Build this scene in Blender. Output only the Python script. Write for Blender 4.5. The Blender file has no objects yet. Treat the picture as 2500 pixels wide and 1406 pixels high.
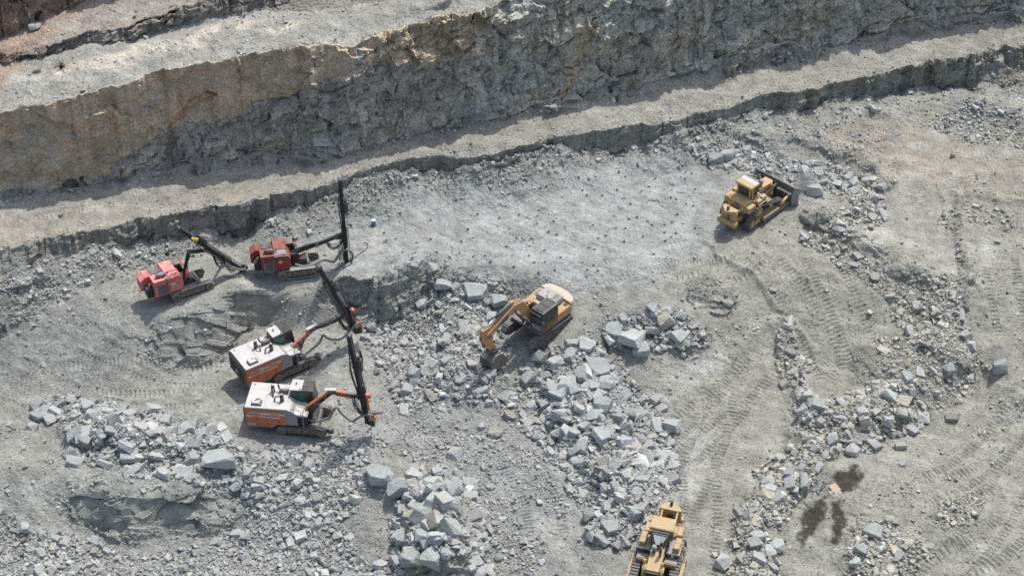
import bpy, bmesh, math, random
import numpy as np
from mathutils import Vector, Matrix, Euler

R = math.radians
sc = bpy.context.scene
COL = bpy.context.collection
rng = np.random.default_rng(7)
random.seed(7)

# ------------------------------------------------------------------ camera
FPX = 4200.0                 # focal length in photo pixels (photo 2500 wide)
PITCH = R(40.0)
DIST = 131.0
SP, CP = math.sin(PITCH), math.cos(PITCH)
CAM = np.array([0.0, -DIST * CP, DIST * SP])
camd = bpy.data.cameras.new('camera')
cam = bpy.data.objects.new('camera', camd)
COL.objects.link(cam)
cam.location = CAM
cam.rotation_euler = (math.pi / 2 - PITCH, 0, 0)
camd.sensor_width = 36
camd.lens = FPX / 2500 * 36
camd.clip_start = 1
camd.clip_end = 3000
sc.camera = cam


def P(px, py, z=0.0):
    """photo pixel + height -> world point"""
    X = (px - 1250) / FPX
    Y = -(py - 703) / FPX
    d = np.array([X, Y * SP + CP, Y * CP - SP])
    t = (z - CAM[2]) / d[2]
    p = CAM + d * t
    return float(p[0]), float(p[1])


def proj(x, y, z):
    """world -> photo pixel (arrays)"""
    dx, dy, dz = x - CAM[0], y - CAM[1], z - CAM[2]
    dep = dy * CP - dz * SP
    u = dx / dep * FPX + 1250
    v = 703 - (dy * SP + dz * CP) / dep * FPX
    return u, v, dep

# ------------------------------------------------------------------ light
SUN = Vector((0.27, 0.43, 1.0)).normalized()
sd = bpy.data.lights.new('sun', 'SUN')
sd.energy = 3.1
sd.angle = R(0.53)
sd.color = (1.0, 0.96, 0.885)
so = bpy.data.objects.new('sun', sd)
COL.objects.link(so)
so.rotation_euler = SUN.to_track_quat('Z', 'Y').to_euler()
w = bpy.data.worlds.new('World')
sc.world = w
w.use_nodes = True
nt = w.node_tree
nt.nodes.clear()
sky = nt.nodes.new('ShaderNodeTexSky')
sky.sky_type = 'NISHITA'
sky.sun_disc = False
sky.sun_elevation = math.asin(SUN.z)
sky.sun_rotation = math.atan2(SUN.x, SUN.y)
sky.air_density = 1.0
sky.dust_density = 3.0
bg = nt.nodes.new('ShaderNodeBackground')
bg.inputs['Strength'].default_value = 0.15
wo = nt.nodes.new('ShaderNodeOutputWorld')
hsv = nt.nodes.new('ShaderNodeHueSaturation')
hsv.inputs['Saturation'].default_value = .72
nt.links.new(sky.outputs[0], hsv.inputs['Color'])
nt.links.new(hsv.outputs[0], bg.inputs[0])
nt.links.new(bg.outputs[0], wo.inputs[0])
sc.view_settings.view_transform = 'Standard'
sc.view_settings.look = 'None'
sc.view_settings.exposure = 0.24
sc.cycles.use_denoising = False
sc.view_settings.gamma = 1.0
sc.cycles.max_bounces = 6
sc.cycles.diffuse_bounces = 3


def tag(o, label=None, cat=None, group=None, kind=None):
    if label: o['label'] = label
    if cat: o['category'] = cat
    if group: o['group'] = group
    if kind: o['kind'] = kind
    return o

# ------------------------------------------------------------------ numpy noise
def _h(ix, iy, seed):
    n = (ix.astype(np.int64) * 374761393 + iy.astype(np.int64) * 668265263 + seed * 1442695041) & 0xffffffff
    n = ((n ^ (n >> 13)) * 1274126177) & 0xffffffff
    n = ((n ^ (n >> 15)) * 2246822519) & 0xffffffff
    n = n ^ (n >> 16)
    return (n & 0xffffff).astype(np.float32) / 16777216.0


def vn(x, y, seed=0):
    ix, iy = np.floor(x), np.floor(y)
    fx, fy = x - ix, y - iy
    fx = fx * fx * (3 - 2 * fx)
    fy = fy * fy * (3 - 2 * fy)
    a = _h(ix, iy, seed); b = _h(ix + 1, iy, seed)
    c = _h(ix, iy + 1, seed); d = _h(ix + 1, iy + 1, seed)
    return (a + (b - a) * fx) * (1 - fy) + (c + (d - c) * fx) * fy - 0.5


def fbm(x, y, seed=0, octv=4, gain=0.5):
    s = np.zeros_like(x, dtype=np.float32); a = 1.0
    for k in range(octv):
        ca, sa = math.cos(k * 1.1), math.sin(k * 1.1)
        s += a * vn((x * ca - y * sa) * 2 ** k + k * 17.3, (x * sa + y * ca) * 2 ** k - k * 9.1, seed + k)
        a *= gain
    return s


def facets(x, y, seed, tilt=0.5, step=0.4):
    """cells of a jittered grid, each a randomly tilted and offset plane: broken rock"""
    ix, iy = np.floor(x), np.floor(y)
    best = np.full(x.shape, 1e9, np.float32)
    out = np.zeros(x.shape, np.float32)
    for ox in (-1, 0, 1):
        for oy in (-1, 0, 1):
            cx, cy = ix + ox, iy + oy
            px = cx + _h(cx, cy, seed); py = cy + _h(cx, cy, seed + 1)
            dx, dy = x - px, y - py
            d = dx * dx + dy * dy
            v = (_h(cx, cy, seed + 2) - .5) * 2 * tilt * dx + (_h(cx, cy, seed + 3) - .5) * 2 * tilt * dy + (_h(cx, cy, seed + 4) - .5) * step
            m = d < best
            best = np.where(m, d, best)
            out = np.where(m, v, out)
    return out


def sstep(a, b, x):
    t = np.clip((x - a) / (b - a), 0, 1)
    return t * t * (3 - 2 * t)

# ------------------------------------------------------------------ materials
MATS = {}


def nodes_mat(name):
    m = bpy.data.materials.new(name)
    m.use_nodes = True
    n = m.node_tree.nodes
    b = n['Principled BSDF']
    return m, n, m.node_tree.links, b


def rock_mat(name, col=None, attr=True, rnd=False, bump=1.0, speck=0.35, scale=1.0, cliff=0):
    m, n, l, b = nodes_mat(name)
    b.inputs['Roughness'].default_value = 0.95
    b.inputs['Specular IOR Level'].default_value = 0.15
    tc = n.new('ShaderNodeTexCoord')
    src = tc.outputs['Object']
    if attr:
        a = n.new('ShaderNodeAttribute'); a.attribute_name = 'tint'
        base = a.outputs['Color']
    else:
        c = n.new('ShaderNodeRGB'); c.outputs[0].default_value = (*col, 1)
        base = c.outputs[0]
    def noise(sc_, det, rough=0.6):
        t = n.new('ShaderNodeTexNoise'); t.inputs['Scale'].default_value = sc_ * scale
        t.inputs['Detail'].default_value = det; t.inputs['Roughness'].default_value = rough
        l.new(src, t.inputs['Vector']); return t
    n1 = noise(5.0, 8, 0.75); n2 = noise(0.9, 4, 0.6)
    def mr(sock, f0, f1, t0, t1):
        r = n.new('ShaderNodeMapRange'); l.new(sock, r.inputs[0])
        r.inputs[1].default_value = f0; r.inputs[2].default_value = f1
        r.inputs[3].default_value = t0; r.inputs[4].default_value = t1
        return r.outputs[0]
    def mul(c_, f_):
        v = n.new('ShaderNodeVectorMath'); v.operation = 'SCALE'
        l.new(c_, v.inputs[0]); l.new(f_, v.inputs['Scale']); return v.outputs[0]
    base = mul(base, mr(n1.outputs[0], 0.3, 0.7, 1 - speck, 1 + speck))
    base = mul(base, mr(n2.outputs[0], 0.3, 0.7, 0.88, 1.12))
    if rnd:
        oi = n.new('ShaderNodeObjectInfo')
        base = mul(base, mr(oi.outputs['Random'], 0, 1, 0.84, 1.16))
    l.new(base, b.inputs['Base Color'])
    vor = n.new('ShaderNodeTexVoronoi'); vor.inputs['Scale'].default_value = 7 * scale
    l.new(src, vor.inputs['Vector'])
    if cliff:
        mp = n.new('ShaderNodeMapping'); mp.inputs['Rotation'].default_value = (0, R(26), 0); mp.inputs['Scale'].default_value = (1.0, 1.0, 2.3)
        l.new(src, mp.inputs['Vector'])
        hs_ = None
        for q, am in ((.9, 1.0), (2.6, .5), (6.5, .25)):
            v = n.new('ShaderNodeTexVoronoi'); v.inputs['Scale'].default_value = q; v.feature = 'F1'
            wv = n.new('ShaderNodeVectorMath'); wv.operation = 'MULTIPLY_ADD'
            l.new(n2.outputs['Color'], wv.inputs[0]); wv.inputs[1].default_value = (1.2 / q, 1.2 / q, 1.2 / q); l.new(mp.outputs[0], wv.inputs[2])
            l.new(wv.outputs[0], v.inputs['Vector'])
            sep = n.new('ShaderNodeSeparateColor'); l.new(v.outputs['Color'], sep.inputs[0])
            ml = n.new('ShaderNodeMath'); ml.operation = 'MULTIPLY'; l.new(sep.outputs[0], ml.inputs[0]); ml.inputs[1].default_value = am * .45
            m3 = n.new('ShaderNodeMath'); m3.operation = 'MULTIPLY_ADD'; l.new(v.outputs['Distance'], m3.inputs[0]); m3.inputs[1].default_value = -am; l.new(ml.outputs[0], m3.inputs[2])
            if hs_ is None: hs_ = m3.outputs[0]
            else:
                ad = n.new('ShaderNodeMath'); ad.operation = 'ADD'; l.new(hs_, ad.inputs[0]); l.new(m3.outputs[0], ad.inputs[1]); hs_ = ad.outputs[0]
        bp3 = n.new('ShaderNodeBump'); bp3.inputs['Strength'].default_value = .9; bp3.inputs['Distance'].default_value = cliff
        l.new(hs_, bp3.inputs['Height'])
    bp2 = n.new('ShaderNodeBump'); bp2.inputs['Strength'].default_value = 0.5 * bump
    bp2.inputs['Distance'].default_value = 0.09
    l.new(vor.outputs['Distance'], bp2.inputs['Height'])
    if cliff: l.new(bp3.outputs[0], bp2.inputs['Normal'])
    bp = n.new('ShaderNodeBump'); bp.inputs['Strength'].default_value = 0.7 * bump
    bp.inputs['Distance'].default_value = 0.16
    l.new(n1.outputs[0], bp.inputs['Height']); l.new(bp2.outputs[0], bp.inputs['Normal'])
    l.new(bp.outputs[0], b.inputs['Normal'])
    MATS[name] = m
    return m


def grid_mesh(name, X, Y, Z, tint, mat):
    r, c = X.shape
    me = bpy.data.meshes.new(name)
    me.vertices.add(r * c)
    co = np.stack([X, Y, Z], -1).astype(np.float32).reshape(-1)
    me.vertices.foreach_set('co', co)
    i = np.arange(r * c, dtype=np.int32).reshape(r, c)
    q = np.stack([i[:-1, :-1], i[:-1, 1:], i[1:, 1:], i[1:, :-1]], -1).reshape(-1)
    nq = (r - 1) * (c - 1)
    me.loops.add(nq * 4)
    me.loops.foreach_set('vertex_index', q)
    me.polygons.add(nq)
    me.polygons.foreach_set('loop_start', np.arange(0, nq * 4, 4, dtype=np.int32))
    me.polygons.foreach_set('use_smooth', np.zeros(nq, bool))
    me.update(calc_edges=True)
    at = me.color_attributes.new('tint', 'FLOAT_COLOR', 'POINT')
    t4 = np.ones((r * c, 4), np.float32); t4[:, :3] = tint.reshape(-1, 3)
    at.data.foreach_set('color', t4.reshape(-1))
    me.materials.append(mat)
    o = bpy.data.objects.new(name, me)
    COL.objects.link(o)
    return o
# ------------------------------------------------------------------ terrain
DX = 0.08
XS = np.arange(-50.0, 50.0 + DX, DX)
NC = len(XS)


def curve(pts, z, jit=0.35, seed=1, fj=.6):
    """photo polyline at height(s) z -> (y(x), z(x)) arrays over XS, with ragged noise"""
    zz = z if hasattr(z, '__len__') else [z] * len(pts)
    w_ = [(*P(px, py, q), q) for (px, py), q in zip(pts, zz)]
    w_.sort()
    xs = [a[0] for a in w_]; ys = [a[1] for a in w_]; zs = [a[2] for a in w_]
    y = np.interp(XS, xs, ys); zq = np.interp(XS, xs, zs)
    # straight extrapolation outside
    for side in (0, 1):
        if side == 0:
            k = (ys[2] - ys[0]) / (xs[2] - xs[0]); m = XS < xs[0]; y[m] = ys[0] + k * (XS[m] - xs[0])
        else:
            k = (ys[-1] - ys[-3]) / (xs[-1] - xs[-3]); m = XS > xs[-1]; y[m] = ys[-1] + k * (XS[m] - xs[-1])
    ker = np.ones(15) / 15
    y = np.convolve(np.pad(y, 7, 'edge'), ker, 'valid')
    o = np.zeros_like(XS)
    y += jit * (fbm(XS / 3.0, o + seed * 7.7, seed, 3) * 1.4 + 0.8 * fbm(XS / 0.7, o + seed * 3.3, seed + 5, 3) + fj * facets(XS / 1.1, o + seed * 5.1, seed + 9, 1.0, 1.0))
    return y, zq

Z1, Z2 = 3.0, 5.6
toe1 = [(-200, 800), (0, 725), (100, 690), (200, 650), (300, 622), (400, 602), (500, 578), (600, 574), (700, 547), (830, 512), (900, 485), (1000, 462), (1130, 460), (1250, 440), (1300, 424), (1435, 398), (1560, 372), (1675, 358), (1815, 318), (1950, 288), (2100, 256), (2200, 226), (2300, 212), (2400, 210), (2500, 215), (2700, 200)]
crest1 = [(-200, 690), (0, 622), (115, 590), (215, 562), (400, 545), (500, 530), (600, 518), (700, 495), (820, 466), (900, 445), (1000, 425), (1130, 400), (1250, 380), (1320, 365), (1435, 348), (1550, 320), (1675, 296), (1815, 270), (1950, 240), (2050, 215), (2175, 192), (2250, 168), (2325, 142), (2450, 122), (2700, 85)]
toe2 = [(-300, 530), (0, 482), (165, 462), (250, 438), (350, 426), (500, 411), (650, 396), (800, 379), (900, 361), (1050, 326), (1250, 292), (1400, 256), (1550, 221), (1650, 196), (1750, 173), (1900, 144), (2050, 113), (2200, 86), (2300, 67), (2500, 42), (2800, 0)]
crest2 = [(-300, 330), (0, 284), (50, 270), (110, 263), (150, 250), (300, 202), (380, 172), (475, 165), (550, 146), (665, 126), (750, 116), (850, 117), (900, 90), (950, 74), (1050, 46), (1150, 28), (1250, 0), (1400, -50), (1800, -178), (2500, -298), (2800, -340)]
toe3 = [(-300, 210), (-100, 180), (50, 150), (160, 122), (300, 98), (420, 68), (520, 46), (625, 31), (750, 31), (870, 20), (1000, 0), (1200, -50), (1400, -120), (1800, -240), (2800, -460)]
crest3 = [(-300, 185), (-100, 160), (50, 132), (160, 102), (300, 74), (410, 36), (500, 0), (620, -35), (800, -70), (1000, -120), (1400, -230), (2800, -600)]
toe4 = [(-300, 180), (0, 100), (80, 62), (150, 36), (230, -6), (400, -60), (620, -100), (1000, -180), (1400, -290), (2800, -700)]
h2 = lambda px: float(np.interp(px, [0, 300, 600, 900, 1250, 1400, 1800, 2500], [7.0, 7.9, 9.2, 8.9, 9.6, 10.2, 11.7, 11.7]))
z3 = lambda px: float(np.interp(px, [0, 600, 1250], [.5, 1.4, 2.1]))
zc2 = [Z2 + h2(p[0]) for p in crest2]
zt3 = [Z2 + h2(p[0]) + .4 for p in toe3]
zc3 = [Z2 + h2(p[0]) + .4 + z3(p[0]) for p in crest3]
zt4 = [Z2 + h2(p[0]) + .7 + z3(p[0]) for p in toe4]
T1 = curve(toe1, Z1, .5, 1, .1); C1 = curve(crest1, Z2, .95, 2); T2 = curve(toe2, Z2, .6, 3, 0)
C2 = curve(crest2, zc2, .75, 4, 0); T3 = curve(toe3, zt3, .5, 5); C3 = curve(crest3, zc3, .5, 6); T4 = curve(toe4, zt4, .4, 7)
sm = lambda a, n=61: np.convolve(np.pad(a, n // 2, 'edge'), np.ones(n) / n, 'valid')
C1 = (np.maximum(C1[0], T1[0] + .35), C1[1]); T2 = (np.maximum(T2[0], C1[0] + .8), T2[1])
C2 = (np.maximum(C2[0], T2[0] + .8), C2[1]); T3 = (np.maximum(T3[0], C2[0] + .8), T3[1])
C3 = (np.maximum(C3[0], T3[0] + .4), C3[1]); T4 = (np.maximum(T4[0], C3[0] + .8), T4[1])
C4 = (T4[0] + 3.0, T4[1] + 11.0)
B5 = (C4[0] + 9.0, C4[1] + .5)
YMIN = P(1250, 1406, -3)[1] - 7.0


def polyw(pts, z=0.0):
    return np.array([P(px, py, z) for px, py in pts])


def dist_poly(X, Y, W):
    best = np.full(X.shape, 1e9)
    for (ax, ay), (bx, by) in zip(W[:-1], W[1:]):
        vx, vy = bx - ax, by - ay
        t = np.clip(((X - ax) * vx + (Y - ay) * vy) / (vx * vx + vy * vy + 1e-9), 0, 1)
        best = np.minimum(best, (X - ax - t * vx) ** 2 + (Y - ay - t * vy) ** 2)
    return np.sqrt(best)

step_pts = [(150, 800), (300, 830), (400, 800), (470, 772), (560, 748), (600, 728), (640, 712), (690, 700), (760, 694), (850, 698), (930, 712), (980, 690), (1050, 664), (1130, 670), (1230, 692), (1330, 730), (1450, 765), (1600, 790), (1750, 760), (1900, 740), (2100, 760), (2600, 800)]
sw = sorted((*P(a, b, Z1 - .1), a) for a, b in step_pts)
stepY = np.interp(XS, [q[0] for q in sw], [q[1] for q in sw])
pxs = np.interp(XS, [q[0] for q in sw], [q[2] for q in sw])
stepW = np.interp(pxs, [150, 380, 520, 580, 880, 980, 1150, 1300, 1450, 1650, 2600], [9, 8, 5.0, .8, .9, 3.2, 4.5, 5.5, 8, 13, 16])
stepY += (.7 * fbm(XS / 2.2, XS * 0 + 3, 31, 3) + 1.1 * np.abs(fbm(XS / 1.6, XS * 0 + 5, 33, 2))) * (stepW < 2)
stepY = sm(stepY, 7)
low_pts = [(-200, 1200), (100, 1190), (181, 1195), (271, 1232), (330, 1240), (382, 1232), (470, 1226), (568, 1212), (700, 1200), (1000, 1300), (1300, 1350), (2600, 1400)]
lw = sorted((*P(a, b, 0), a) for a, b in low_pts)
lowY = np.interp(XS, [q[0] for q in lw], [q[1] for q in lw]) + 1.6 * np.abs(fbm(XS / 2.6, XS * 0 + 15, 37, 2)) + .5 * fbm(XS / .9, XS * 0 + 1, 39, 2)
pxl = np.interp(XS, [q[0] for q in lw], [q[2] for q in lw])
lowW = np.interp(pxl, [-200, 100, 185, 560, 640, 2600], [7, 5, 3.3, 3.2, 6, 9])
lowD = np.interp(pxl, [-200, 100, 185, 560, 900, 1100, 1400], [1.4, 1.7, 2.1, 2.0, 1.5, .8, .3])
RIDGES = [  # photo polyline, radius, height, power
    ([(1390, 850), (1430, 980), (1500, 1100), (1560, 1220), (1520, 1300)], 3.4, 1.7),
    ([(200, 1010), (350, 1060), (480, 1090), (600, 1110)], 2.6, 1.1),
    ([(1050, 720), (1150, 760), (1150, 900)], 4.0, 1.3),
    ([(1480, 810), (1620, 790), (1690, 830)], 2.6, .8), ([(1706, 742), (1730, 745)], 2.8, 1.1),
    ([(1905, 810), (1935, 900), (1970, 980)], 1.2, .6), ([(2010, 1010), (2110, 1000), (2220, 960)], 3.0, 1.5),
    ([(1990, 1090), (1900, 1190), (1850, 1300), (1830, 1400)], 2.2, 1.0),
    ([(1700, 372), (1800, 388), (1950, 412), (2100, 440), (2145, 500), (2080, 560), (1990, 582)], 1.5, .8),
    ([(2000, 592), (2100, 660), (2200, 712), (2320, 740), (2300, 800)], 1.6, .8),
    ([(2180, 900), (2290, 870)], 3.4, 1.3), ([(2310, 515), (2400, 520), (2490, 545)], .8, .4),
    ([(2330, 530), (2330, 640), (2360, 740)], .7, .35), ([(430, 838), (520, 806), (556, 775)], 3.0, .9),
    ([(1080, 1230), (1090, 1330)], 3.2, 2.0), ([(905, 1150), (1000, 1180)], 1.6, .8), ([(1330, 800), (1380, 860)], 3.2, .8),
    ([(2310, 290), (2500, 340)], 3.0, .9), ([(2080, 330), (2200, 300)], 3.0, .8), ([(930, 430), (1100, 415)], .8, -.2),
    ([(1700, 640), (1850, 720), (2000, 860)], .5, .25), ([(350, 640), (480, 610)], 2.5, 1.0), ([(60, 740), (200, 690)], 3.0, 1.3),
    ([(860, 540), (930, 470)], 2.5, .8), ([(690, 560), (760, 540)], 2.4, .9), ([(450, 1165), (380, 1160), (250, 1170)], 1.8, .7),
    ([(2100, 1300), (2130, 1400)], 2.5, .7), ([(2350, 1230), (2330, 1270)], 2.5, .5), ([(2440, 870), (2480, 960)], 2.0, .8)]
TRACKS = [[(1690, 1420), (1720, 1200), (1700, 1080), (1780, 950), (1880, 850)], [(2080, 700), (2160, 500), (2210, 400), (2460, 440)],
          [(2290, 440), (2270, 540), (2290, 660)], [(1790, 620), (1900, 700), (1990, 800), (2050, 900)],
          [(2240, 1420), (2420, 1270), (2500, 1090)], [(1430, 720), (1600, 660), (1760, 640), (1830, 560)],
          [(2420, 600), (2440, 720), (2480, 840)], [(1640, 1100), (1760, 990), (1830, 900)], [(1500, 660), (1640, 700), (1800, 690), (1860, 640)],
          [(2200, 430), (2330, 480), (2560, 470)], [(100, 900), (350, 900), (560, 880)], [(60, 840), (300, 930), (520, 930)],
          [(2160, 1130), (2280, 1180), (2450, 1120)], [(1250, 1060), (1320, 1180), (1340, 1300)], [(1960, 620), (2060, 760), (2130, 880)],
          [(1560, 1100), (1700, 980), (1800, 930), (1860, 850)], [(1640, 1250), (1700, 1120), (1740, 1020), (1760, 900)], [(2180, 650), (2100, 560), (2200, 480), (2350, 430), (2520, 430)], [(2120, 420), (2060, 360), (2160, 320)], [(2250, 392), (2400, 398), (2560, 390)], [(2260, 425), (2400, 432), (2560, 445)], [(2000, 400), (2150, 380), (2260, 400)], [(2230, 460), (2260, 600), (2240, 680)], [(2520, 960), (2380, 1120), (2200, 1180)], [(2260, 1420), (2330, 1330), (2400, 1320), (2510, 1230)], [(1620, 560), (1700, 600), (1730, 560)], [(700, 520), (1300, 372), (1800, 262), (2400, 100)], [(40, 560), (400, 500), (800, 425), (1300, 335)]]


def floor_z(X, Y):
    c = lambda a: np.broadcast_to(np.interp(X, XS, a), X.shape)
    yc, wd = c(stepY), c(stepW)
    s = np.clip((Y - yc) / wd + .5, 0, 1)
    s = np.where(wd < 3, s, s * s * (3 - 2 * s))
    z = Z1 * s
    yl, wl, dl = c(lowY), c(lowW), c(lowD)
    s2 = np.clip((Y - yl) / wl + .7, 0, 1)
    z = z - dl * (1 - s2 * s2 * (3 - 2 * s2))
    for pts, rad, h in RIDGES:
        W = polyw(pts, 1.0)
        m = (X > W[:, 0].min() - rad) & (X < W[:, 0].max() + rad) & (Y > W[:, 1].min() - rad) & (Y < W[:, 1].max() + rad)
        if not m.any(): continue
        xx, yy = X[m], Y[m]
        d = dist_poly(xx + 1.1 * fbm(xx / 2, yy / 2, 77, 2), yy + 1.1 * fbm(xx / 2, yy / 2, 79, 2), W)
        z[m] += h * (1 - sstep(0, 1, np.clip(d / rad, 0, 1)))
    z = z + .45 * fbm(X / 7, Y / 7, 3, 3) + .16 * fbm(X / 1.7, Y / 1.7, 11, 4, .55)
    return z


def blur2(a, n0, n1):
    a = np.apply_along_axis(lambda v: np.convolve(np.pad(v, n0 // 2, 'edge'), np.ones(n0) / n0, 'valid'), 0, a)
    return np.apply_along_axis(lambda v: np.convolve(np.pad(v, n1 // 2, 'edge'), np.ones(n1) / n1, 'valid'), 1, a)


def rows(a, b, n, first=False):
    t = np.linspace(0, 1, n + 1)[(0 if first else 1):]
    return (a[0][None] * (1 - t[:, None]) + b[0][None] * t[:, None]), (a[1][None] * (1 - t[:, None]) + b[1][None] * t[:, None]), np.repeat(t[:, None], NC, 1)

bands = [('bottom', T1, 640), (T1, C1, 34), (C1, T2, 84), (T2, C2, 150), (C2, T3, 70), (T3, C3, 30), (C3, T4, 60), (T4, C4, 60), (C4, B5, 30)]
Ys, Zs, TT, KB = [], [], [], []
for k, (a, b, n) in enumerate(bands):
    if k == 0:
        a = (np.full(NC, YMIN), np.zeros(NC))
    yy, zz, tt = rows(a, b, n, k == 0)
    Ys.append(yy); Zs.append(zz); TT.append(tt); KB.append(np.full(len(yy), k))
Y = np.concatenate(Ys); Z = np.concatenate(Zs); TT = np.concatenate(TT); KB = np.concatenate(KB)
X = np.repeat(XS[None], len(Y), 0)
fl = KB == 0
NF = int(fl.sum())
# rows follow the ground's own length so that steep faces get as many as flats
zf0 = blur2(floor_z(X[fl], Y[fl]), 7, 21)
ds = np.sqrt(np.diff(Y[fl], axis=0) ** 2 + (1.1 * np.diff(zf0, axis=0)) ** 2)
ds = blur2(ds, 5, 25)
cum = np.concatenate([np.zeros((1, NC)), np.cumsum(ds, 0)], 0)
Yf = Y[fl].copy()
for c_ in range(NC):
    Yf[:, c_] = np.interp(np.linspace(0, cum[-1, c_], NF), cum[:, c_], Y[fl][:, c_])
Y[fl] = Yf
zfloor = floor_z(X[fl], Y[fl])
# blend the floor into the toe line of the lower face
d_toe = (T1[0][None] - Y[fl])
tal = np.interp(XS, [P(a, 450, 3)[0] for a in (-200, 300, 450, 620, 720, 900, 1100, 1350, 1500, 1700, 2000, 2250)], [1.8, 1.5, .2, .1, 1.4, 2.0, 2.2, 1.9, 1.2, 1.4, 1.6, .5])
toe_z = (Z1 + tal + 1.3 * fbm(XS / 3, XS * 0 + 9, 51, 3) + .6 * fbm(XS / .8, XS * 0 + 19, 53, 2))
toe_z = np.minimum(toe_z, Z2 - .4)[None]
bl = np.clip(d_toe / (1.2 + .9 * tal[None] + .5), 0, 1) ** .8
Z[fl] = toe_z * (1 - bl) + zfloor * bl
fr = np.where(KB == 1)[0]
toez = Z[fr[0] - 1]
Z[fr] = toez[None] * (1 - TT[fr]) + Z[fr] * TT[fr]
# slight profile shaping of the tall wall: talus foot, steeper head
for k in (3, 7):
    q = KB == k
    t = TT[q]
    zb, ze = (T2, C2) if k == 3 else (T4, C4)
    Z[q] = zb[1][None] + (ze[1] - zb[1])[None] * (t - .10 * np.sin(np.pi * 2 * t) * (t < .5) * .6)
flat = np.isin(KB, (2, 4, 6, 8))
und = .22 * fbm(X / 5, Y / 5, 21, 3) + .12 * fbm(X / 1.3, Y / 1.3, 23, 4, .55)
edge = np.minimum(TT, 1 - TT)
Z[flat] += und[flat] * sstep(0, .12, edge[flat])
q = KB == 4                                      # dusty ridge along the upper bench
Z[q] += .5 * np.exp(-((TT[q] - .55) / .2) ** 2) * (.6 + fbm(X[q] / 3, Y[q] / 3, 25, 2))

# scree heaped against the tall wall
scr = np.clip(.45 + 1.5 * fbm(XS / 4, XS * 0 + 2, 55, 3), 0, 1.4)[None]
q = KB == 2; Z[q] += scr * sstep(.74, 1.0, TT[q])
q = KB == 3; Z[q] += scr * (1 - sstep(0, .2, TT[q]))
# normals of the smooth surface
def normals(X, Y, Z):
    ax = np.gradient(X, axis=1); ay = np.gradient(Y, axis=1); az = np.gradient(Z, axis=1)
    bx = np.gradient(X, axis=0); by = np.gradient(Y, axis=0); bz = np.gradient(Z, axis=0)
    nx = ay * bz - az * by; ny = az * bx - ax * bz; nz = ax * by - ay * bx
    L = np.sqrt(nx * nx + ny * ny + nz * nz) + 1e-9
    return nx / L, ny / L, nz / L

def blur(a, n):
    k = np.ones(n) / n
    a = np.apply_along_axis(lambda v: np.convolve(np.pad(v, n // 2, 'edge'), k, 'valid'), 0, a)
    return np.apply_along_axis(lambda v: np.convolve(np.pad(v, n // 2, 'edge'), k, 'valid'), 1, a)

nx, ny, nz = normals(X, Y, Z)
nx, ny, nz = blur(nx, 9), blur(ny, 9), blur(nz, 9)
L = np.sqrt(nx ** 2 + ny ** 2 + nz ** 2); nx /= L; ny /= L; nz /= L
steep = sstep(.45, .8, np.sqrt(np.clip(1 - nz * nz, 0, 1)))
steep[np.isin(KB, (1,))] = np.maximum(steep[np.isin(KB, (1,))], .8)
UPX, UPY, _ = proj(X, Y, Z)

def inpoly(px, py, poly):
    c = np.zeros(px.shape, bool)
    n = len(poly)
    for i in range(n):
        x0, y0 = poly[i]; x1, y1 = poly[(i + 1) % n]
        if y0 == y1: continue
        m = ((y0 > py) != (y1 > py)) & (px < (x1 - x0) * (py - y0) / (y1 - y0) + x0)
        c ^= m
    return c

WPX = UPX + 30 * fbm(X / 2.5, (Y + Z) / 2.5, 61, 3); WPY = UPY + 22 * fbm(X / 2.5, (Y + Z) / 2.5, 65, 3)
brown = inpoly(WPX, WPY, [(-400, 340), (0, 255), (500, 138), (700, 98), (880, 88), (860, 165), (700, 235), (560, 275), (450, 300), (340, 340), (300, 390), (220, 440), (120, 462), (0, 478), (-400, 520)]).astype(np.float32)
brown2 = inpoly(WPX, WPY, [(890, 60), (1130, 15), (1190, 60), (1150, 140), (1010, 150), (880, 150)]).astype(np.float32)
brown3 = inpoly(WPX, WPY, [(1390, 60), (1450, 40), (1420, 150), (1400, 230), (1375, 250), (1380, 150)]).astype(np.float32)
mid = inpoly(WPX, WPY, [(340, 340), (700, 235), (870, 150), (1250, 160), (1000, 260), (800, 300), (500, 400), (250, 440)]).astype(np.float32)
blast = inpoly(WPX, WPY, [(620, 700), (600, 640), (860, 560), (900, 490), (1100, 460), (1500, 385), (1700, 380), (1760, 450), (1740, 560), (1700, 640), (1560, 690), (1330, 720), (1200, 660), (1050, 650), (900, 700)]).astype(np.float32)
olive = inpoly(WPX, WPY, [(1600, 640), (1900, 560), (2050, 480), (1990, 350), (2120, 270), (2300, 230), (2600, 250), (2600, 1500), (1640, 1500), (1700, 1100), (1560, 900), (1750, 760)]).astype(np.float32)
warm = inpoly(WPX, WPY, [(1980, 330), (2120, 290), (2300, 300), (2320, 370), (2540, 400), (2540, 480), (2250, 470), (2080, 400)]).astype(np.float32)
blue = inpoly(WPX, WPY, [(560, 1060), (800, 1040), (930, 950), (1230, 900), (1300, 1050), (1430, 1200), (1380, 1330), (1200, 1280), (1100, 1120), (900, 1080), (600, 1110)]).astype(np.float32)
cream = inpoly(WPX, WPY, [(60, 200), (170, 160), (380, 100), (560, 50), (760, 55), (700, 75), (480, 115), (300, 165), (200, 190)]).astype(np.float32)
beige1 = inpoly(WPX, WPY, [(-300, 640), (-300, 520), (100, 520), (500, 470), (700, 450), (700, 490), (400, 540), (120, 600)]).astype(np.float32)
pinkish = inpoly(WPX, WPY, [(-300, 260), (-300, -50), (300, -50), (170, 60), (60, 140), (0, 220)]).astype(np.float32)
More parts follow.
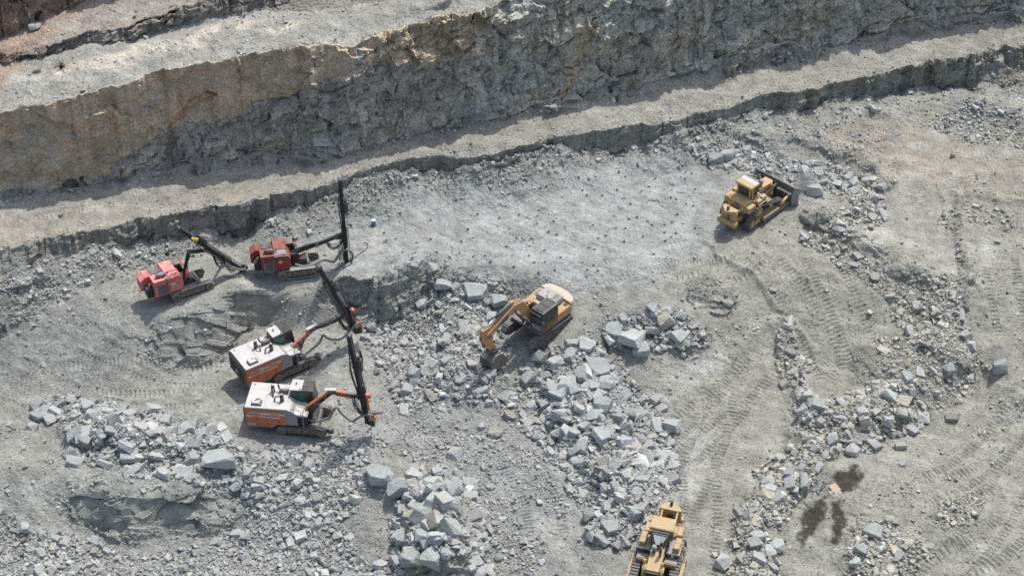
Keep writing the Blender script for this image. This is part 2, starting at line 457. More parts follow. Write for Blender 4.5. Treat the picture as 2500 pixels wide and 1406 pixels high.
light = inpoly(WPX, WPY, [(1600, 920), (1800, 870), (1700, 950)]) | inpoly(WPX, WPY, [(1680, 1060), (1740, 1070), (1700, 1200), (1650, 1260)]) | inpoly(WPX, WPY, [(2380, 600), (2430, 600), (2400, 680)]) | inpoly(WPX, WPY, [(2090, 560), (2170, 560), (2160, 610), (2100, 600)])
oil = inpoly(UPX + 16 * fbm(X / .4, Y / .4, 81, 5, .7), UPY + 16 * fbm(X / .4, Y / .4, 85, 5, .7),
             [(2036, 1150), (2095, 1138), (2112, 1165), (2072, 1204), (2038, 1204)]) | inpoly(UPX + 16 * fbm(X / .4, Y / .4, 81, 5, .7), UPY + 16 * fbm(X / .4, Y / .4, 85, 5, .7), [(2000, 1215), (2022, 1208), (2008, 1270), (1962, 1335), (1940, 1325), (1962, 1250)]) | inpoly(UPX + 16 * fbm(X / .4, Y / .4, 81, 5, .7), UPY + 16 * fbm(X / .4, Y / .4, 85, 5, .7), [(2030, 1220), (2050, 1213), (2067, 1270), (2048, 1328), (2027, 1328), (2034, 1270)])
oil = blur(oil.astype(np.float32), 3) * sstep(-.85, -.35, fbm(X / .22, Y / .35, 91, 4, .6))

# ------------------------------------------------------------------ displacement
U = X * .97 + Y * .25
V = Z + .35 * Y
a1 = R(28)
Ur, Vr = U * math.cos(a1) + V * math.sin(a1), -U * math.sin(a1) + V * math.cos(a1)
sel = steep > .01
D = np.zeros_like(X, dtype=np.float32)
u_, v_, ur, vr = U[sel], V[sel], Ur[sel], Vr[sel]
wu = fbm(u_ / 1.5, v_ / 1.5, 41, 3) * .5
slab = np.clip(brown[sel] + .0, 0, 1)
big = facets(u_ / 3.4 + wu, v_ / 2.6 + wu, 101, .9, .9)
md = facets(ur / 1.5 + wu, vr / .75 - wu, 107, .8, .8)
sml = facets(ur / .55 + wu, vr / .3 - wu, 113, .9, .9)
vert = facets(u_ / .55 + wu, v_ / 2.2, 119, .8, .9)
D[sel] = big * .75 * (1 - .5 * slab) + (md * .42 + sml * .17 + vert * .25) * (1 - .82 * slab) + .2 * fbm(u_ / 1.1, v_ / 1.1, 121, 4, .6) * (1 - .6 * slab) + .25 * fbm(u_ / 4, v_ / 4, 125, 2)
low_face = (KB[:, None] <= 1) & np.ones_like(sel)
hfac = np.clip((Z2 - toez[None]) / 2.6, .3, 1)
D = np.where(low_face, D * .7 * np.where(KB[:, None] == 1, hfac, 1), D * 1.05)
_m = (inpoly(UPX, UPY, [(160, 1150), (330, 1130), (600, 1180), (600, 1260), (440, 1350), (330, 1340), (180, 1270)]) | inpoly(UPX, UPY, [(380, 790), (440, 730), (560, 690), (705, 690), (705, 800), (600, 840), (520, 880), (380, 880)]) | inpoly(UPX, UPY, [(1640, 770), (1680, 690), (1740, 690), (1800, 770)])).astype(np.float32)
SMO = blur(_m, 15)
lump = .42 * facets(X / 2.6 + .3 * fbm(X, Y, 401, 2), (Y + Z) / 2.0, 403, 1.0, .5) + .22 * facets(X / .9, (Y + Z) / .7, 409, .8, .5) + .35 * fbm(X / 2, Y / 2, 411, 2)
flatface = inpoly(UPX, UPY, [(575, 700), (705, 690), (700, 800), (575, 800)])
lump = np.where(flatface, lump * .25, lump)
D = D * (1 - SMO) + lump * SMO * np.clip(steep * 1.5 + .25, 0, 1)
D *= np.where(SMO > .5, 1, steep)
# lightly blocky ground: blasted floor stronger
g1 = facets(X / 1.3 + .4 * fbm(X, Y, 131, 2), Y / .9, 133, .5, .35)
g2 = facets(X / .45, Y / .4, 139, .6, .5)
st = fbm((X * .55 + Y * .83) / .9, (X * .83 - Y * .55) / 3.0, 143, 4, .6)
rough = .10 + .0 * X
gnd = (1 - steep) * ((.08 + .05 * blast) * g1 * sstep(-.3, .3, fbm(X / 4, Y / 4, 151, 2)) + (.035 - .015 * blast) * g2 + (.10 + .05 * blast) * st + .13 * blast * fbm(X / 1.6, Y / 1.6, 147, 4, .55) + .05 * fbm(X / .3, Y / .3, 155, 3, .7))
crumb = blur(steep, 25) * (1 - steep)
gnd += crumb * .16 * facets(X / .35, (Y + Z) / .3, 161, .9, .9)
gnd += (1 - steep) * rng.standard_normal(X.shape) * .010
D += gnd.astype(np.float32)
# machine track prints
PR = np.zeros_like(D); PRM = np.zeros_like(D)
for pi_, pts in enumerate(TRACKS):
    W = polyw(pts, Z2 if pi_ >= len(TRACKS) - 2 else 1.5)
    # smooth polyline
    for _ in range(3):
        q_ = [W[0]]
        for a, b in zip(W[:-1], W[1:]): q_ += [a * .75 + b * .25, a * .25 + b * .75]
        W = np.array(q_ + [W[-1]])
    m = (X > W[:, 0].min() - 2) & (X < W[:, 0].max() + 2) & (Y > W[:, 1].min() - 2) & (Y < W[:, 1].max() + 2) & (steep < .3)
    xx, yy = X[m], Y[m]
    bd = np.full(xx.shape, 1e9); bs = np.zeros(xx.shape); bo = np.zeros(xx.shape); acc = 0
    for a, b in zip(W[:-1], W[1:]):
        v = b - a; Ls = math.hypot(*v)
        t = np.clip(((xx - a[0]) * v[0] + (yy - a[1]) * v[1]) / Ls ** 2, 0, 1)
        ex, ey = xx - a[0] - t * v[0], yy - a[1] - t * v[1]
        d = ex * ex + ey * ey
        o_ = (v[0] * ey - v[1] * ex) / Ls
        k = d < bd
        bd[k] = d[k]; bs[k] = acc + (t * Ls)[k]; bo[k] = o_[k]; acc += Ls
    on = (1 - sstep(.26, .34, np.abs(np.abs(bo) - 1.1))) * (bd < 4)
    on *= sstep(-.75, -.2, fbm(xx / .6, yy / .6, 181 + pi_, 3))
    on *= sstep(0, 2.0, np.minimum(bs, acc - bs))
    on *= sstep(-.55, -.25, fbm(xx / 2.5, yy / 2.5, 171 + pi_, 2))
    PR[m] = np.where(on > .05, (np.sin(bs * 2 * math.pi / .33) * .068 - .03) * on, PR[m])
    if pi_ >= len(TRACKS) - 2: PR[m] *= .35; on = on * .4
    PRM[m] = np.maximum(PRM[m], on)
    PR[m] += .07 * np.exp(-((np.abs(bo) - 1.6) / .22) ** 2) * sstep(-.3, .2, fbm(xx / 1.5, yy / 1.5, 191 + pi_, 3)) * (bd < 6)
D = D * (1 - .5 * PRM) + PR
# vehicle pads: calmer ground under machines
PADS = [((460, 706), 3.0), ((728, 648), 2.8), ((703, 893), 3.0), ((745, 1036), 3.0), ((1312, 818), 3.2), ((1834, 521), 3.0), ((1602, 1400), 3.4)]
SITE = []
for (px, py), rad in PADS:
    d2 = (UPX - px) ** 2 + (UPY - py) ** 2
    k = np.unravel_index(np.argmin(np.where(KB[:, None] == 0, d2, 1e9)), X.shape)
    x0, y0 = X[k], Y[k]
    dd = np.hypot(X - x0, Y - y0)
    near = dd < 2.2
    z0 = Z[near].mean()
    gx = np.polyfit(X[near] - x0, Z[near], 1)[0] * .5; gy = np.polyfit(Y[near] - y0, Z[near], 1)[0] * .5
    wgt = (1 - sstep(rad * .8, rad * 1.5, dd)) * (KB[:, None] == 0)
    Z = Z * (1 - wgt) + (z0 + gx * (X - x0) + gy * (Y - y0)) * wgt
    D *= 1 - .65 * wgt
    SITE.append((float(x0), float(y0), float(z0), float(gx), float(gy)))
    print('site', px, py, SITE[-1])
X = X + nx * D * (steep > .01); Y = Y + ny * D * (steep > .01)
Z = Z + np.where(steep > .01, nz, 1.0) * D
# drilled blast holes on the pale floor
HOLES = []
for r_ in range(14):
    for c_ in range(46):
        px = 900 + c_ * 24 + (r_ % 2) * 12 + rng.uniform(-9, 9); py = 470 + r_ * 20 - c_ * 3.0 + rng.uniform(-8, 8)
        if inpoly(np.array([px]), np.array([py]), [(880, 640), (900, 520), (1100, 480), (1500, 400), (1700, 400), (1700, 560), (1560, 660), (1300, 680), (1050, 640)])[0] and rng.random() < .25:
            HOLES.append((px, py))
UPX, UPY, DEP = proj(X, Y, Z)
flr = np.where(fl)[0]
for px, py in HOLES:
    x0, y0 = P(px, py, 3.1)
    ci = int(round((x0 - XS[0]) / DX))
    ri = int(np.argmin(np.abs(Y[flr, ci] - y0)))
    if 2 < ri < len(flr) - 3:
        Z[ri - 1:ri + 3, ci - 2:ci + 3] += .04
        Z[ri, ci:ci + 2] -= .25; Z[ri + 1, ci:ci + 2] -= .25

# ------------------------------------------------------------------ pigment
def mixc(T_, c, k):
    k = np.clip(k, 0, 1)[..., None]
    return T_ * (1 - k) + np.array(c, np.float32) * k
TINT = np.empty(X.shape + (3,), np.float32); TINT[:] = (.365, .368, .348)
patch = sstep(-.3, .3, fbm(X / 3, (Y + Z) / 3, 201, 4))
TINT = mixc(TINT, (.40, .385, .35), .45 * patch)
TINT = mixc(TINT, (.382, .370, .328), .85 * blur(olive, 61))
TINT = mixc(TINT, (.41, .36, .295), .75 * blur(warm, 31) * sstep(-.4, .3, fbm(X, Y, 203, 3)))
TINT = mixc(TINT, (.51, .525, .525), 1.0 * blur(blur(blast, 31), 21) * (.8 + .5 * fbm(X / 2, Y / 2, 217, 3)))
TINT = mixc(TINT, (.345, .355, .36), .6 * blur(blue, 41))
kb = KB[:, None] + np.zeros_like(X)
TINT = mixc(TINT, (.405, .385, .345), .8 * (kb == 2))
TINT = mixc(TINT, (.43, .39, .335), .5 * beige1 * (kb == 2))
TINT = mixc(TINT, (.375, .36, .335), .7 * (kb >= 4))
TINT = mixc(TINT, (.375, .325, .285), .55 * (kb >= 5))
TINT = mixc(TINT, (.66, .60, .52), .85 * blur(cream, 9) * sstep(-.4, .2, fbm(X / 1.2, Y / 1.2, 205, 4)))
TINT = mixc(TINT, (.42, .31, .25), .85 * blur(pinkish, 21))
wl = (kb == 3).astype(np.float32)
TINT = mixc(TINT, (.32, .32, .295), .9 * wl)
TINT = mixc(TINT, (.36, .315, .255), wl * .6 * sstep(-.35, .35, fbm(Ur / 5, Vr / 1.6, 207, 4)))
TINT = mixc(TINT, (.30, .275, .25), .8 * mid * wl)
TINT = mixc(TINT, (.375, .305, .225), brown * wl * (.85 + .6 * fbm(Ur / 3, Vr / 1.2, 209, 3)))
TINT = mixc(TINT, (.37, .305, .225), .85 * brown2 * wl)
TINT = mixc(TINT, (.38, .315, .235), .7 * brown3 * wl)
TINT = mixc(TINT, (.42, .24, .14), .6 * wl * brown * sstep(.25, .45, fbm(Ur / 2.5, Vr / .7, 211, 4)))
TINT = mixc(TINT, (.385, .39, .36), .5 * ((kb <= 1) & (steep > .4)))
TINT = mixc(TINT, (.38, .32, .25), .35 * ((kb == 1)) * sstep(.0, .4, fbm(U / 3, V / 2, 213, 3)))
TINT *= (1 + .07 * PRM)[..., None]
streak = sstep(.12, .4, fbm((X * .9 - Y * .3) / 3.2, (X * .3 + Y * .9) / .8, 215, 4))
TINT = mixc(TINT, (.50, .495, .465), .5 * streak * (1 - steep))
TINT = mixc(TINT, (.56, .55, .53), .7 * blur(light.astype(np.float32), 9))
TINT = mixc(TINT, (.055, .05, .042), .93 * oil * (1 - wl))
TINT *= (1 + .30 * fbm(X / .8, (Y + Z) / .8, 221, 4) + .05 * rng.standard_normal(X.shape))[..., None]
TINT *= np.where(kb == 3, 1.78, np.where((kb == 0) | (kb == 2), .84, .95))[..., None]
TINT[fl] *= (1 - .10 * blast[fl])[..., None]
TINT *= np.where(kb <= 2, np.float32(.955), np.float32(1))[..., None] * np.array([.925, .945, .935], np.float32)
TINT = np.clip(TINT, .02, .8)

M_ground = rock_mat('ground_rock', bump=.9, speck=.28)
M_cliff = rock_mat('cliff_rock', bump=1.3, speck=.34, scale=.8, cliff=.24)
NAMES = ['quarry_floor', 'lower_rock_face', 'haul_bench', 'tall_rock_wall', 'upper_bench', 'upper_rock_step', 'top_bench', 'top_rock_wall', 'hill_top']
for k, nm in enumerate(NAMES):
    idx = np.where(KB == k)[0]
    a, b = idx[0] - (1 if k else 0), idx[-1] + 1
    o = grid_mesh(nm, X[a:b], Y[a:b], Z[a:b], TINT[a:b], M_cliff if k in (1, 3, 5, 7) else M_ground)
    o['kind'] = 'structure'
UPX, UPY, DEP = proj(X, Y, Z)
# ------------------------------------------------------------------ rocks
def hull_rock(seed, n=12, ax=(1, .8, .6), bevel=0.0, style=0):
    r_ = random.Random(seed)
    bm = bmesh.new()
    if style:
        for _ in range(n):
            v = Vector((r_.gauss(0, 1), r_.gauss(0, 1), r_.gauss(0, 1))).normalized() * r_.uniform(.7, 1.0)
            bm.verts.new((v.x * ax[0] * .52, v.y * ax[1] * .52, v.z * ax[2] * .52))
        n = 0
    # a jittered block with some corners knocked off: angular broken rock
    pts = []
    for cx in (-1, 1) if n else ():
        for cy in (-1, 1):
            for cz in (-1, 1):
                v = Vector((cx, cy, cz)) * r_.uniform(.62, 1.0)
                v += Vector((r_.uniform(-.32, .32), r_.uniform(-.32, .32), r_.uniform(-.25, .25)))
                if r_.random() < .38:
                    for q in range(3):
                        w_ = v.copy(); w_[q] *= r_.uniform(.2, .6); pts.append(w_)
                else: pts.append(v)
    for _ in range(n - 8): pts.append(Vector((r_.uniform(-1, 1), r_.uniform(-1, 1), r_.uniform(-1, 1))) * .95)
    for v in pts: bm.verts.new((v.x * ax[0] * .46, v.y * ax[1] * .46, v.z * ax[2] * .46))
    res = bmesh.ops.convex_hull(bm, input=bm.verts)
    for g in list(res['geom_interior']) + list(res['geom_unused']):
        if isinstance(g, bmesh.types.BMVert) and g.is_valid: bm.verts.remove(g)
    bmesh.ops.dissolve_limit(bm, angle_limit=R(14), verts=bm.verts, edges=bm.edges)
    if bevel:
        bmesh.ops.bevel(bm, geom=list(bm.edges), offset=bevel, segments=1, affect='EDGES', clamp_overlap=True)
    bmesh.ops.triangulate(bm, faces=bm.faces)
    bm.verts.ensure_lookup_table()
    V_ = np.array([v.co[:] for v in bm.verts], np.float32)
    F_ = np.array([[v.index for v in f.verts] for f in bm.faces], np.int32)
    bm.free()
    return V_, F_

AX = [(1, .85, .7), (1, .7, .5), (1, .6, .55), (1, .9, .4), (1, .5, .35), (1, .8, .8)]
SHP = ['blocky', 'wedge-shaped', 'oblong', 'flat', 'slender', 'chunky']
LIB = [hull_rock(100 + i, 9 + i % 4, AX[i % 6], style=(i % 3 > 0)) for i in range(36)]
LIBS = [hull_rock(300 + i, 8, AX[i % 6], style=1) for i in range(14)]

# rubble zones: photo polygon, stones per m2, size range (m), power (higher = fewer big), name for labels
ZN = [
 ([(70, 980), (180, 965), (330, 1000), (480, 1025), (600, 1085), (650, 1190), (600, 1205), (480, 1175), (330, 1155), (190, 1140), (160, 1060)], 23.1, 0.216, 1.35, 2.25, 'pile below the orange rigs, lower left'),
 ([(570, 1110), (700, 1075), (900, 1080), (880, 1180), (840, 1260), (910, 1420), (570, 1420), (590, 1250)], 26, 0.173, 0.95, 2.55, 'rubble slope below the orange rigs'),
 ([(870, 770), (980, 700), (1060, 668), (1200, 690), (1280, 745), (1240, 880), (1210, 970), (1120, 1010), (1010, 1010), (950, 950), (900, 860)], 28.9, 0.173, 1.3, 2.75, 'rocks between drill masts and excavator'),
 ([(1300, 870), (1400, 815), (1480, 860), (1540, 910), (1600, 970), (1650, 1050), (1640, 1200), (1600, 1290), (1500, 1340), (1440, 1320), (1430, 1240), (1340, 1130), (1270, 1050), (1190, 1000), (1240, 930)], 26, 0.216, 1.45, 2.35, 'long pile running down from the excavator'),
 ([(960, 1170), (1080, 1140), (1160, 1190), (1200, 1300), (1180, 1420), (890, 1420), (960, 1330), (950, 1230)], 23.1, 0.23, 1.5, 2.05, 'heap of big blocks, bottom centre'),
 ([(1450, 800), (1520, 775), (1620, 755), (1700, 780), (1725, 840), (1600, 865), (1500, 850)], 23.1, 0.216, 1.4, 2.35, 'slabby rocks right of the excavator'),
 ([(1888, 795), (1920, 790), (1965, 880), (1985, 960), (1990, 1010), (1950, 1000), (1900, 900)], 23.1, 0.202, 1, 2.55, 'narrow windrow right of the excavator'),
 ([(1960, 980), (2100, 955), (2210, 920), (2270, 990), (2240, 1060), (2110, 1105), (2010, 1110), (1960, 1070)], 26, 0.245, 1.15, 2.55, 'wide rock pile above the oil stain'),
 ([(1990, 1070), (2060, 1100), (1960, 1210), (1890, 1310), (1890, 1420), (1750, 1420), (1775, 1300), (1860, 1140), (1900, 1090)], 20.2, 0.202, 1.3, 2.45, 'windrow left of the oil stain'),
 ([(1680, 370), (1740, 345), (1850, 372), (1960, 398), (2100, 418), (2160, 480), (2165, 530), (2090, 590), (2000, 600), (1930, 580), (2060, 540), (2080, 500), (1960, 440), (1850, 430), (1720, 400)], 23.1, 0.202, 1.1, 2.55, 'windrow ahead of the upper bulldozer'),
 ([(1960, 590), (2050, 585), (2160, 670), (2330, 690), (2380, 770), (2350, 870), (2250, 820), (2140, 720), (2060, 650)], 23.1, 0.173, 0.95, 2.65, 'windrow below the upper bulldozer'),
 ([(2150, 840), (2300, 780), (2400, 860), (2330, 1000), (2240, 1010), (2150, 920)], 20.2, 0.144, 1, 2.85, 'earthy rubble mound at right'),
 ([(2300, 505), (2400, 505), (2510, 540), (2500, 560), (2400, 535), (2350, 545), (2350, 680), (2380, 760), (2340, 760), (2325, 640)], 19.9, 0.15, 0.6, 2.3, 'thin windrow at the right edge'),
 ([(2270, 280), (2400, 250), (2540, 290), (2540, 380), (2440, 360), (2300, 320)], 15.5, 0.18, 0.7, 2.5, 'rubble under the upper right bench'),
 ([(1920, 300), (2100, 300), (2200, 330), (2100, 380), (1960, 350)], 17.7, 0.12, 0.5, 3, 'rubble at the right bench foot'),
 ([(2080, 1290), (2180, 1270), (2260, 1330), (2240, 1420), (2080, 1420)], 23.1, 0.187, 1, 2.45, 'rock heap at bottom right'),
 ([(2290, 1240), (2400, 1200), (2380, 1290), (2300, 1300)], 22.1, 0.18, 0.5, 2.3, 'stone patch near the right edge'),
 ([(-80, 700), (130, 620), (330, 610), (420, 580), (640, 585), (480, 625), (340, 680), (200, 720), (-80, 800)], 19.9, 0.12, 0.7, 3.2, 'litter below the lower face, left'),
 ([(-60, 1240), (250, 1330), (400, 1350), (600, 1290), (600, 1420), (-60, 1420)], 19.9, 0.18, 0.95, 2.6, 'stones in the lower left corner'),
 ([(-60, 1000), (120, 1050), (180, 1200), (-60, 1240)], 7.74, 0.1, 0.5, 3.2, 'stony ground at left edge'),
 ([(1190, 1230), (1330, 1330), (1330, 1420), (1180, 1420)], 17.3, 0.144, 0.9, 2.95, 'blocks left of the lower bulldozer'),
 ([(880, 1070), (1200, 1030), (1340, 1150), (1430, 1260), (1200, 1240), (1100, 1130), (900, 1110)], 33.8, 0.11, 0.55, 2.8, 'crushed stone in the centre'),
 ([(700, 500), (900, 440), (900, 500), (780, 550), (680, 560)], 11.1, 0.1, 0.5, 3, 'stones beside the upper red rig'),
 ([(1870, 800), (1760, 900), (1560, 880), (1700, 850), (1740, 790)], 8.84, 0.1, 0.5, 3, 'grit in the middle'),
 ([(830, 430), (1000, 395), (1250, 345), (1250, 385), (1000, 430), (850, 465)], 19.9, 0.1, 0.4, 3.2, 'stones along the bench edge'),
]
# density fields per vertex
cellA = np.zeros_like(X)
e1 = np.stack([np.gradient(X, axis=1), np.gradient(Y, axis=1), np.gradient(Z, axis=1)], -1)
e2 = np.stack([np.gradient(X, axis=0), np.gradient(Y, axis=0), np.gradient(Z, axis=0)], -1)
cellA = np.linalg.norm(np.cross(e1, e2), axis=-1)
del e1, e2
okv = (UPX > -120) & (UPX < 2620) & (UPY > -100) & (UPY < 1480)
keep = np.ones_like(okv)
for (x0, y0, z0, gx_, gy_), rad in zip(SITE, [2.9, 2.6, 2.9, 2.9, 2.7, 3.0, 3.2]):
    keep &= np.hypot(X - x0, Y - y0) > rad * .8
WP2 = UPX + 42 * fbm(X / 1.5, Y / 1.5, 301, 3); WQ2 = UPY + 30 * fbm(X / 1.5, Y / 1.5, 305, 3)
ST = []       # per stone: pos(3), size, seed zone, sink


def sample(dens, lo, hi, pw, zone, cap=None):
    lam = (dens * cellA)[okv & keep]
    tot = lam.sum()
    n = rng.poisson(tot) if cap is None else min(cap, rng.poisson(tot))
    idx = np.flatnonzero(okv & keep)
    cs = np.cumsum(lam) / tot
    pick = idx[np.searchsorted(cs, rng.random(n))]
    s = lo * (1 - rng.random(n) * (1 - (hi / lo) ** (-pw))) ** (-1 / pw)
    r0 = X.reshape(-1)[pick] + rng.uniform(-.04, .04, n)
    r1 = Y.reshape(-1)[pick] + rng.uniform(-.04, .04, n)
    r2 = Z.reshape(-1)[pick]
    ST.append(np.stack([r0, r1, r2, s, np.full(n, zone), UPX.reshape(-1)[pick], UPY.reshape(-1)[pick]], 1))
    return n

cov = np.zeros_like(X)
for zi, (poly, dn, lo, hi, pw, nm) in enumerate(ZN):
    m = inpoly(WP2, WQ2, poly)
    core = inpoly(UPX, UPY, poly)
    d = dn * (1.75 if hi >= .9 else 1.15) * (m & (steep < .9)) * (.45 + 1.1 * np.clip(fbm(X / 2, Y / 2, 311 + zi, 3) + .5, 0, 1))
    cov = np.maximum(cov, blur(m.astype(np.float32), 15))
    n = sample(d, lo, hi, pw, zi)
    # finer fill between the stones
    n2 = sample(d * 1.9 * (lo > .13), .10, lo * 1.0, 2.2, -1)
dtoe = np.zeros_like(X); dtoe[fl] = T1[0][None] - Y[fl]
sample(16 * (kb == 0) * (dtoe < 2.6) * (.2 + np.clip(fbm(X / 1.5, Y / 1.5, 331, 3) + .4, 0, 1)) * (np.abs(UPX - 540) > 110) * (1 - .85 * blast), .12, .75, 2.4, -1)
gfl = (KB[:, None] == 0) & (steep < .7)
gn = np.clip(fbm(X / 3, Y / 3, 321, 4) + .45, 0, 1.2)
calm = 1 - .9 * blur(blast, 31)
noil = 1 - np.clip(oil * 1.3, 0, 1)
calm = calm * noil
lane = 1 - .8 * sstep(0, .4, PRM)
sample(26 * gn * gfl * calm * lane * (1 + 1.5 * blue), .07, .30, 2.6, -1)
sample(.5 * gn * gfl * calm * lane, .25, .6, 3.0, -1)
sample(16.0 * (kb == 2) * (.35 + gn) * (1 - .5 * lane * 0), .06, .26, 2.8, -1)
toeb = ((kb == 2) & (np.repeat(TT, 1, 1) > .80))
sample(30.0 * toeb * (.3 + gn), .08, .55, 2.4, -1)
crest_b = ((kb == 2) & (TT < .10)) | ((kb == 4) & (TT < .12))
sample(20.0 * crest_b * (.1 + gn), .08, .55, 2.2, -1)
sample(6.0 * (kb >= 4) * (steep < .7) * (.3 + gn), .08, .42, 2.8, -1)
sample(9.0 * ((kb == 4) & (TT > .8)) * gn, .08, .5, 2.6, -1)
sample(8.0 * (kb == 0) * sstep(.05, .3, blur(steep, 41)) * (steep < .8), .08, .45, 2.6, -1)
ledge = (steep > .3) & (steep < .75) & ((kb == 1) | (kb == 0))
sample(12.0 * ledge, .1, .4, 2.4, -1)
ST = np.concatenate(ST)
print('stones', len(ST), (ST[:, 3] > .17).sum())

# named big blocks read off the photo: px, py (centre), width px, shape index, label
BIG = [
 (930, 1148, 92, 1, 'arched pale block leaning over a hollow, largest rock at the bottom centre'),
 (972, 1190, 62, 0, 'angular pale block touching the arched rock on its lower right side'),
 (1058, 1172, 58, 1, 'sharp-edged pale block to the right of the arched rock'),
 (1062, 1222, 50, 0, 'cube-like block directly below the sharp-edged pale block'),
 (1000, 1255, 62, 2, 'upright slab standing at the left side of the bottom centre heap'),
 (1038, 1250, 62, 0, 'dark-sided wide block in the middle of the bottom centre heap'),
 (1005, 1358, 56, 0, 'square block low in the bottom centre heap'),
 (1055, 1362, 62, 5, 'rounded square block right of the square block at the bottom edge'),
 (1110, 1105, 38, 0, 'single pale block alone on crushed stone right of the arched rock'),
 (1035, 1300, 52, 1, 'wedge of rock above the two square blocks at the bottom edge'),
 (537, 1110, 80, 1, 'large wedge of rock at the right end of the lower left pile'),
 (318, 1105, 60, 3, 'broad flat block near the middle of the lower left pile'),
 (400, 1150, 50, 1, 'pointed slab on the lower rim of the lower left pile'),
 (452, 1148, 48, 3, 'tilted slab beside the pointed slab in the lower left pile'),
 (455, 1045, 44, 0, 'dark-faced block at the upper middle of the lower left pile'),
 (272, 1050, 34, 0, 'squat block at the upper left of the lower left pile'),
 (80, 1040, 26, 0, 'lone pale block on bare ground left of the lower left pile'),
 (390, 1050, 36, 1, 'pale wedge in the upper middle of the lower left pile'),
 (1465, 888, 66, 3, 'long pale slab near the top of the pile below the excavator'),
 (1400, 830, 58, 4, 'tilted narrow slab just right of the excavator track'),
 (1432, 836, 46, 3, 'bright slab leaning on the tilted narrow slab beside the excavator'),
 (1498, 800, 54, 3, 'pale flat slab at the left end of the rocks right of the excavator'),
 (1622, 782, 48, 5, 'dark greenish block standing among the slabs right of the excavator'),
 (1540, 810, 74, 3, 'wide grey slab lying below the pale flat slab right of the excavator'),
 (1590, 800, 44, 1, 'grey wedge beside the dark greenish block'),
 (1245, 1008, 42, 1, 'dusty brownish slab below the excavator shadow'),
 (1310, 1020, 42, 4, 'slender pale slab standing left of the long pile'),
 (1212, 1050, 40, 3, 'lone brown-grey slab below the excavator shadow'),
 (1415, 992, 42, 1, 'pale leaf-shaped slab in the middle of the long pile'),
 (1468, 985, 50, 0, 'broad block beside the pale leaf-shaped slab of the long pile'),
 (1385, 935, 44, 0, 'block in the upper left of the long pile'),
 (1490, 1280, 48, 3, 'flat-topped block near the foot of the long pile'),
 (1745, 388, 40, 5, 'rounded block at the left of the windrow by the upper bulldozer'),
 (1772, 380, 36, 5, 'rounded block beside the left block of the windrow by the upper bulldozer'),
 (1984, 464, 42, 5, 'pale boulder being pushed off the right end of the upper bulldozer blade'),
 (2440, 893, 38, 5, 'lone rounded boulder on the haul floor at the right edge'),
 (2325, 1015, 36, 1, 'lone tan block right of the round rock pile'),
 (2140, 932, 36, 1, 'tall pointed block above the round rock pile'),
 (2203, 1132, 18, 0, 'small cube-like block alone on pale dust right of the oil stain'),
 (2197, 1085, 32, 1, 'brown-grey block below the right end of the round rock pile'),
 (2125, 1290, 62, 1, 'large smooth half-buried boulder right of the oil stain'),
 (1850, 1300, 46, 1, 'tall pale block in the windrow left of the oil stain'),
 (1895, 1330, 40, 0, 'squared block below the tall pale block left of the oil stain'),
 (1885, 1190, 40, 1, 'split wedge in the windrow left of the oil stain'),
 (2080, 1100, 40, 5, 'block at the lower rim of the round rock pile'),
 (1885, 705, 26, 4, 'lone narrow slab on the ramp between dozer and excavator'),
 (1780, 735, 30, 3, 'small flat slab right of the earth-covered boulder'),
 (2325, 380, 14, 5, 'small brown stone on the tracked ground at right'),
 (90, 60, 34, 3, 'pale flat slab on the top bench at upper left'),
 (90, 172, 20, 5, 'pair-sized pinkish stone on the upper bench at left'),
 (585, 117, 12, 0, 'small dark stone on the upper bench'),
 (148, 522, 12, 0, 'small white stone on the haul bench at left'),
 (655, 205 + 70, 0, 0, ''),
 (1200, 1165 + 20, 24, 3, 'small flat stone on crushed stone in the centre'),
 (1160, 705, 60, 3, 'broad slab at the top of the rocks left of the excavator'),
 (1080, 690, 54, 1, 'blocky wedge at the crest of the rocks left of the excavator'),
 (1215, 730, 46, 0, 'block close behind the excavator boom'),
]
BIG = [b for b in BIG if b[2] > 0]


def ground_at(px, py):
    d2 = (UPX - px) ** 2 + (UPY - py) ** 2 + (DEP - DEP.min()) * .05
    k = np.unravel_index(np.argmin(d2), X.shape)
    return float(X[k]), float(Y[k]), float(Z[k])

M_boulder = rock_mat('boulder_rock', attr=False, col=(.372, .390, .384), rnd=True, bump=.8, speck=.16)
M_dusty = rock_mat('dusty_rock', attr=False, col=(.345, .335, .30), rnd=True, bump=1.0, speck=.2)
M_rubble = rock_mat('rubble_rock', bump=.5, speck=.14)
BM = []
for i in range(36):
    V_, F_ = hull_rock(700 + i, 13 + i % 5, AX[i % 6], bevel=.014)
    me = bpy.data.meshes.new('boulder')
    me.from_pydata(V_.tolist(), [], F_.tolist()); me.update()
    me.materials.append(M_boulder)
    me2 = me.copy(); me2.materials.clear(); me2.materials.append(M_dusty)
    BM.append((me, me2))


def add_boulder(x, y, z, size, shape, label, group=None, dusty=False, tiltmax=.45, rz=None, sink=.22):
    i = shape + 6 * random.randrange(6)
    o = bpy.data.objects.new('boulder', BM[i][1 if dusty else 0])
    COL.objects.link(o)
    o.rotation_euler = (random.uniform(-tiltmax, tiltmax), random.uniform(-tiltmax, tiltmax), random.uniform(0, 6.28) if rz is None else rz)
    o.scale = (size, size, size)
    o.location = (x, y, z + size * AX[shape][2] * (.5 - sink))
    tag(o, label, 'boulder', group)
    return o

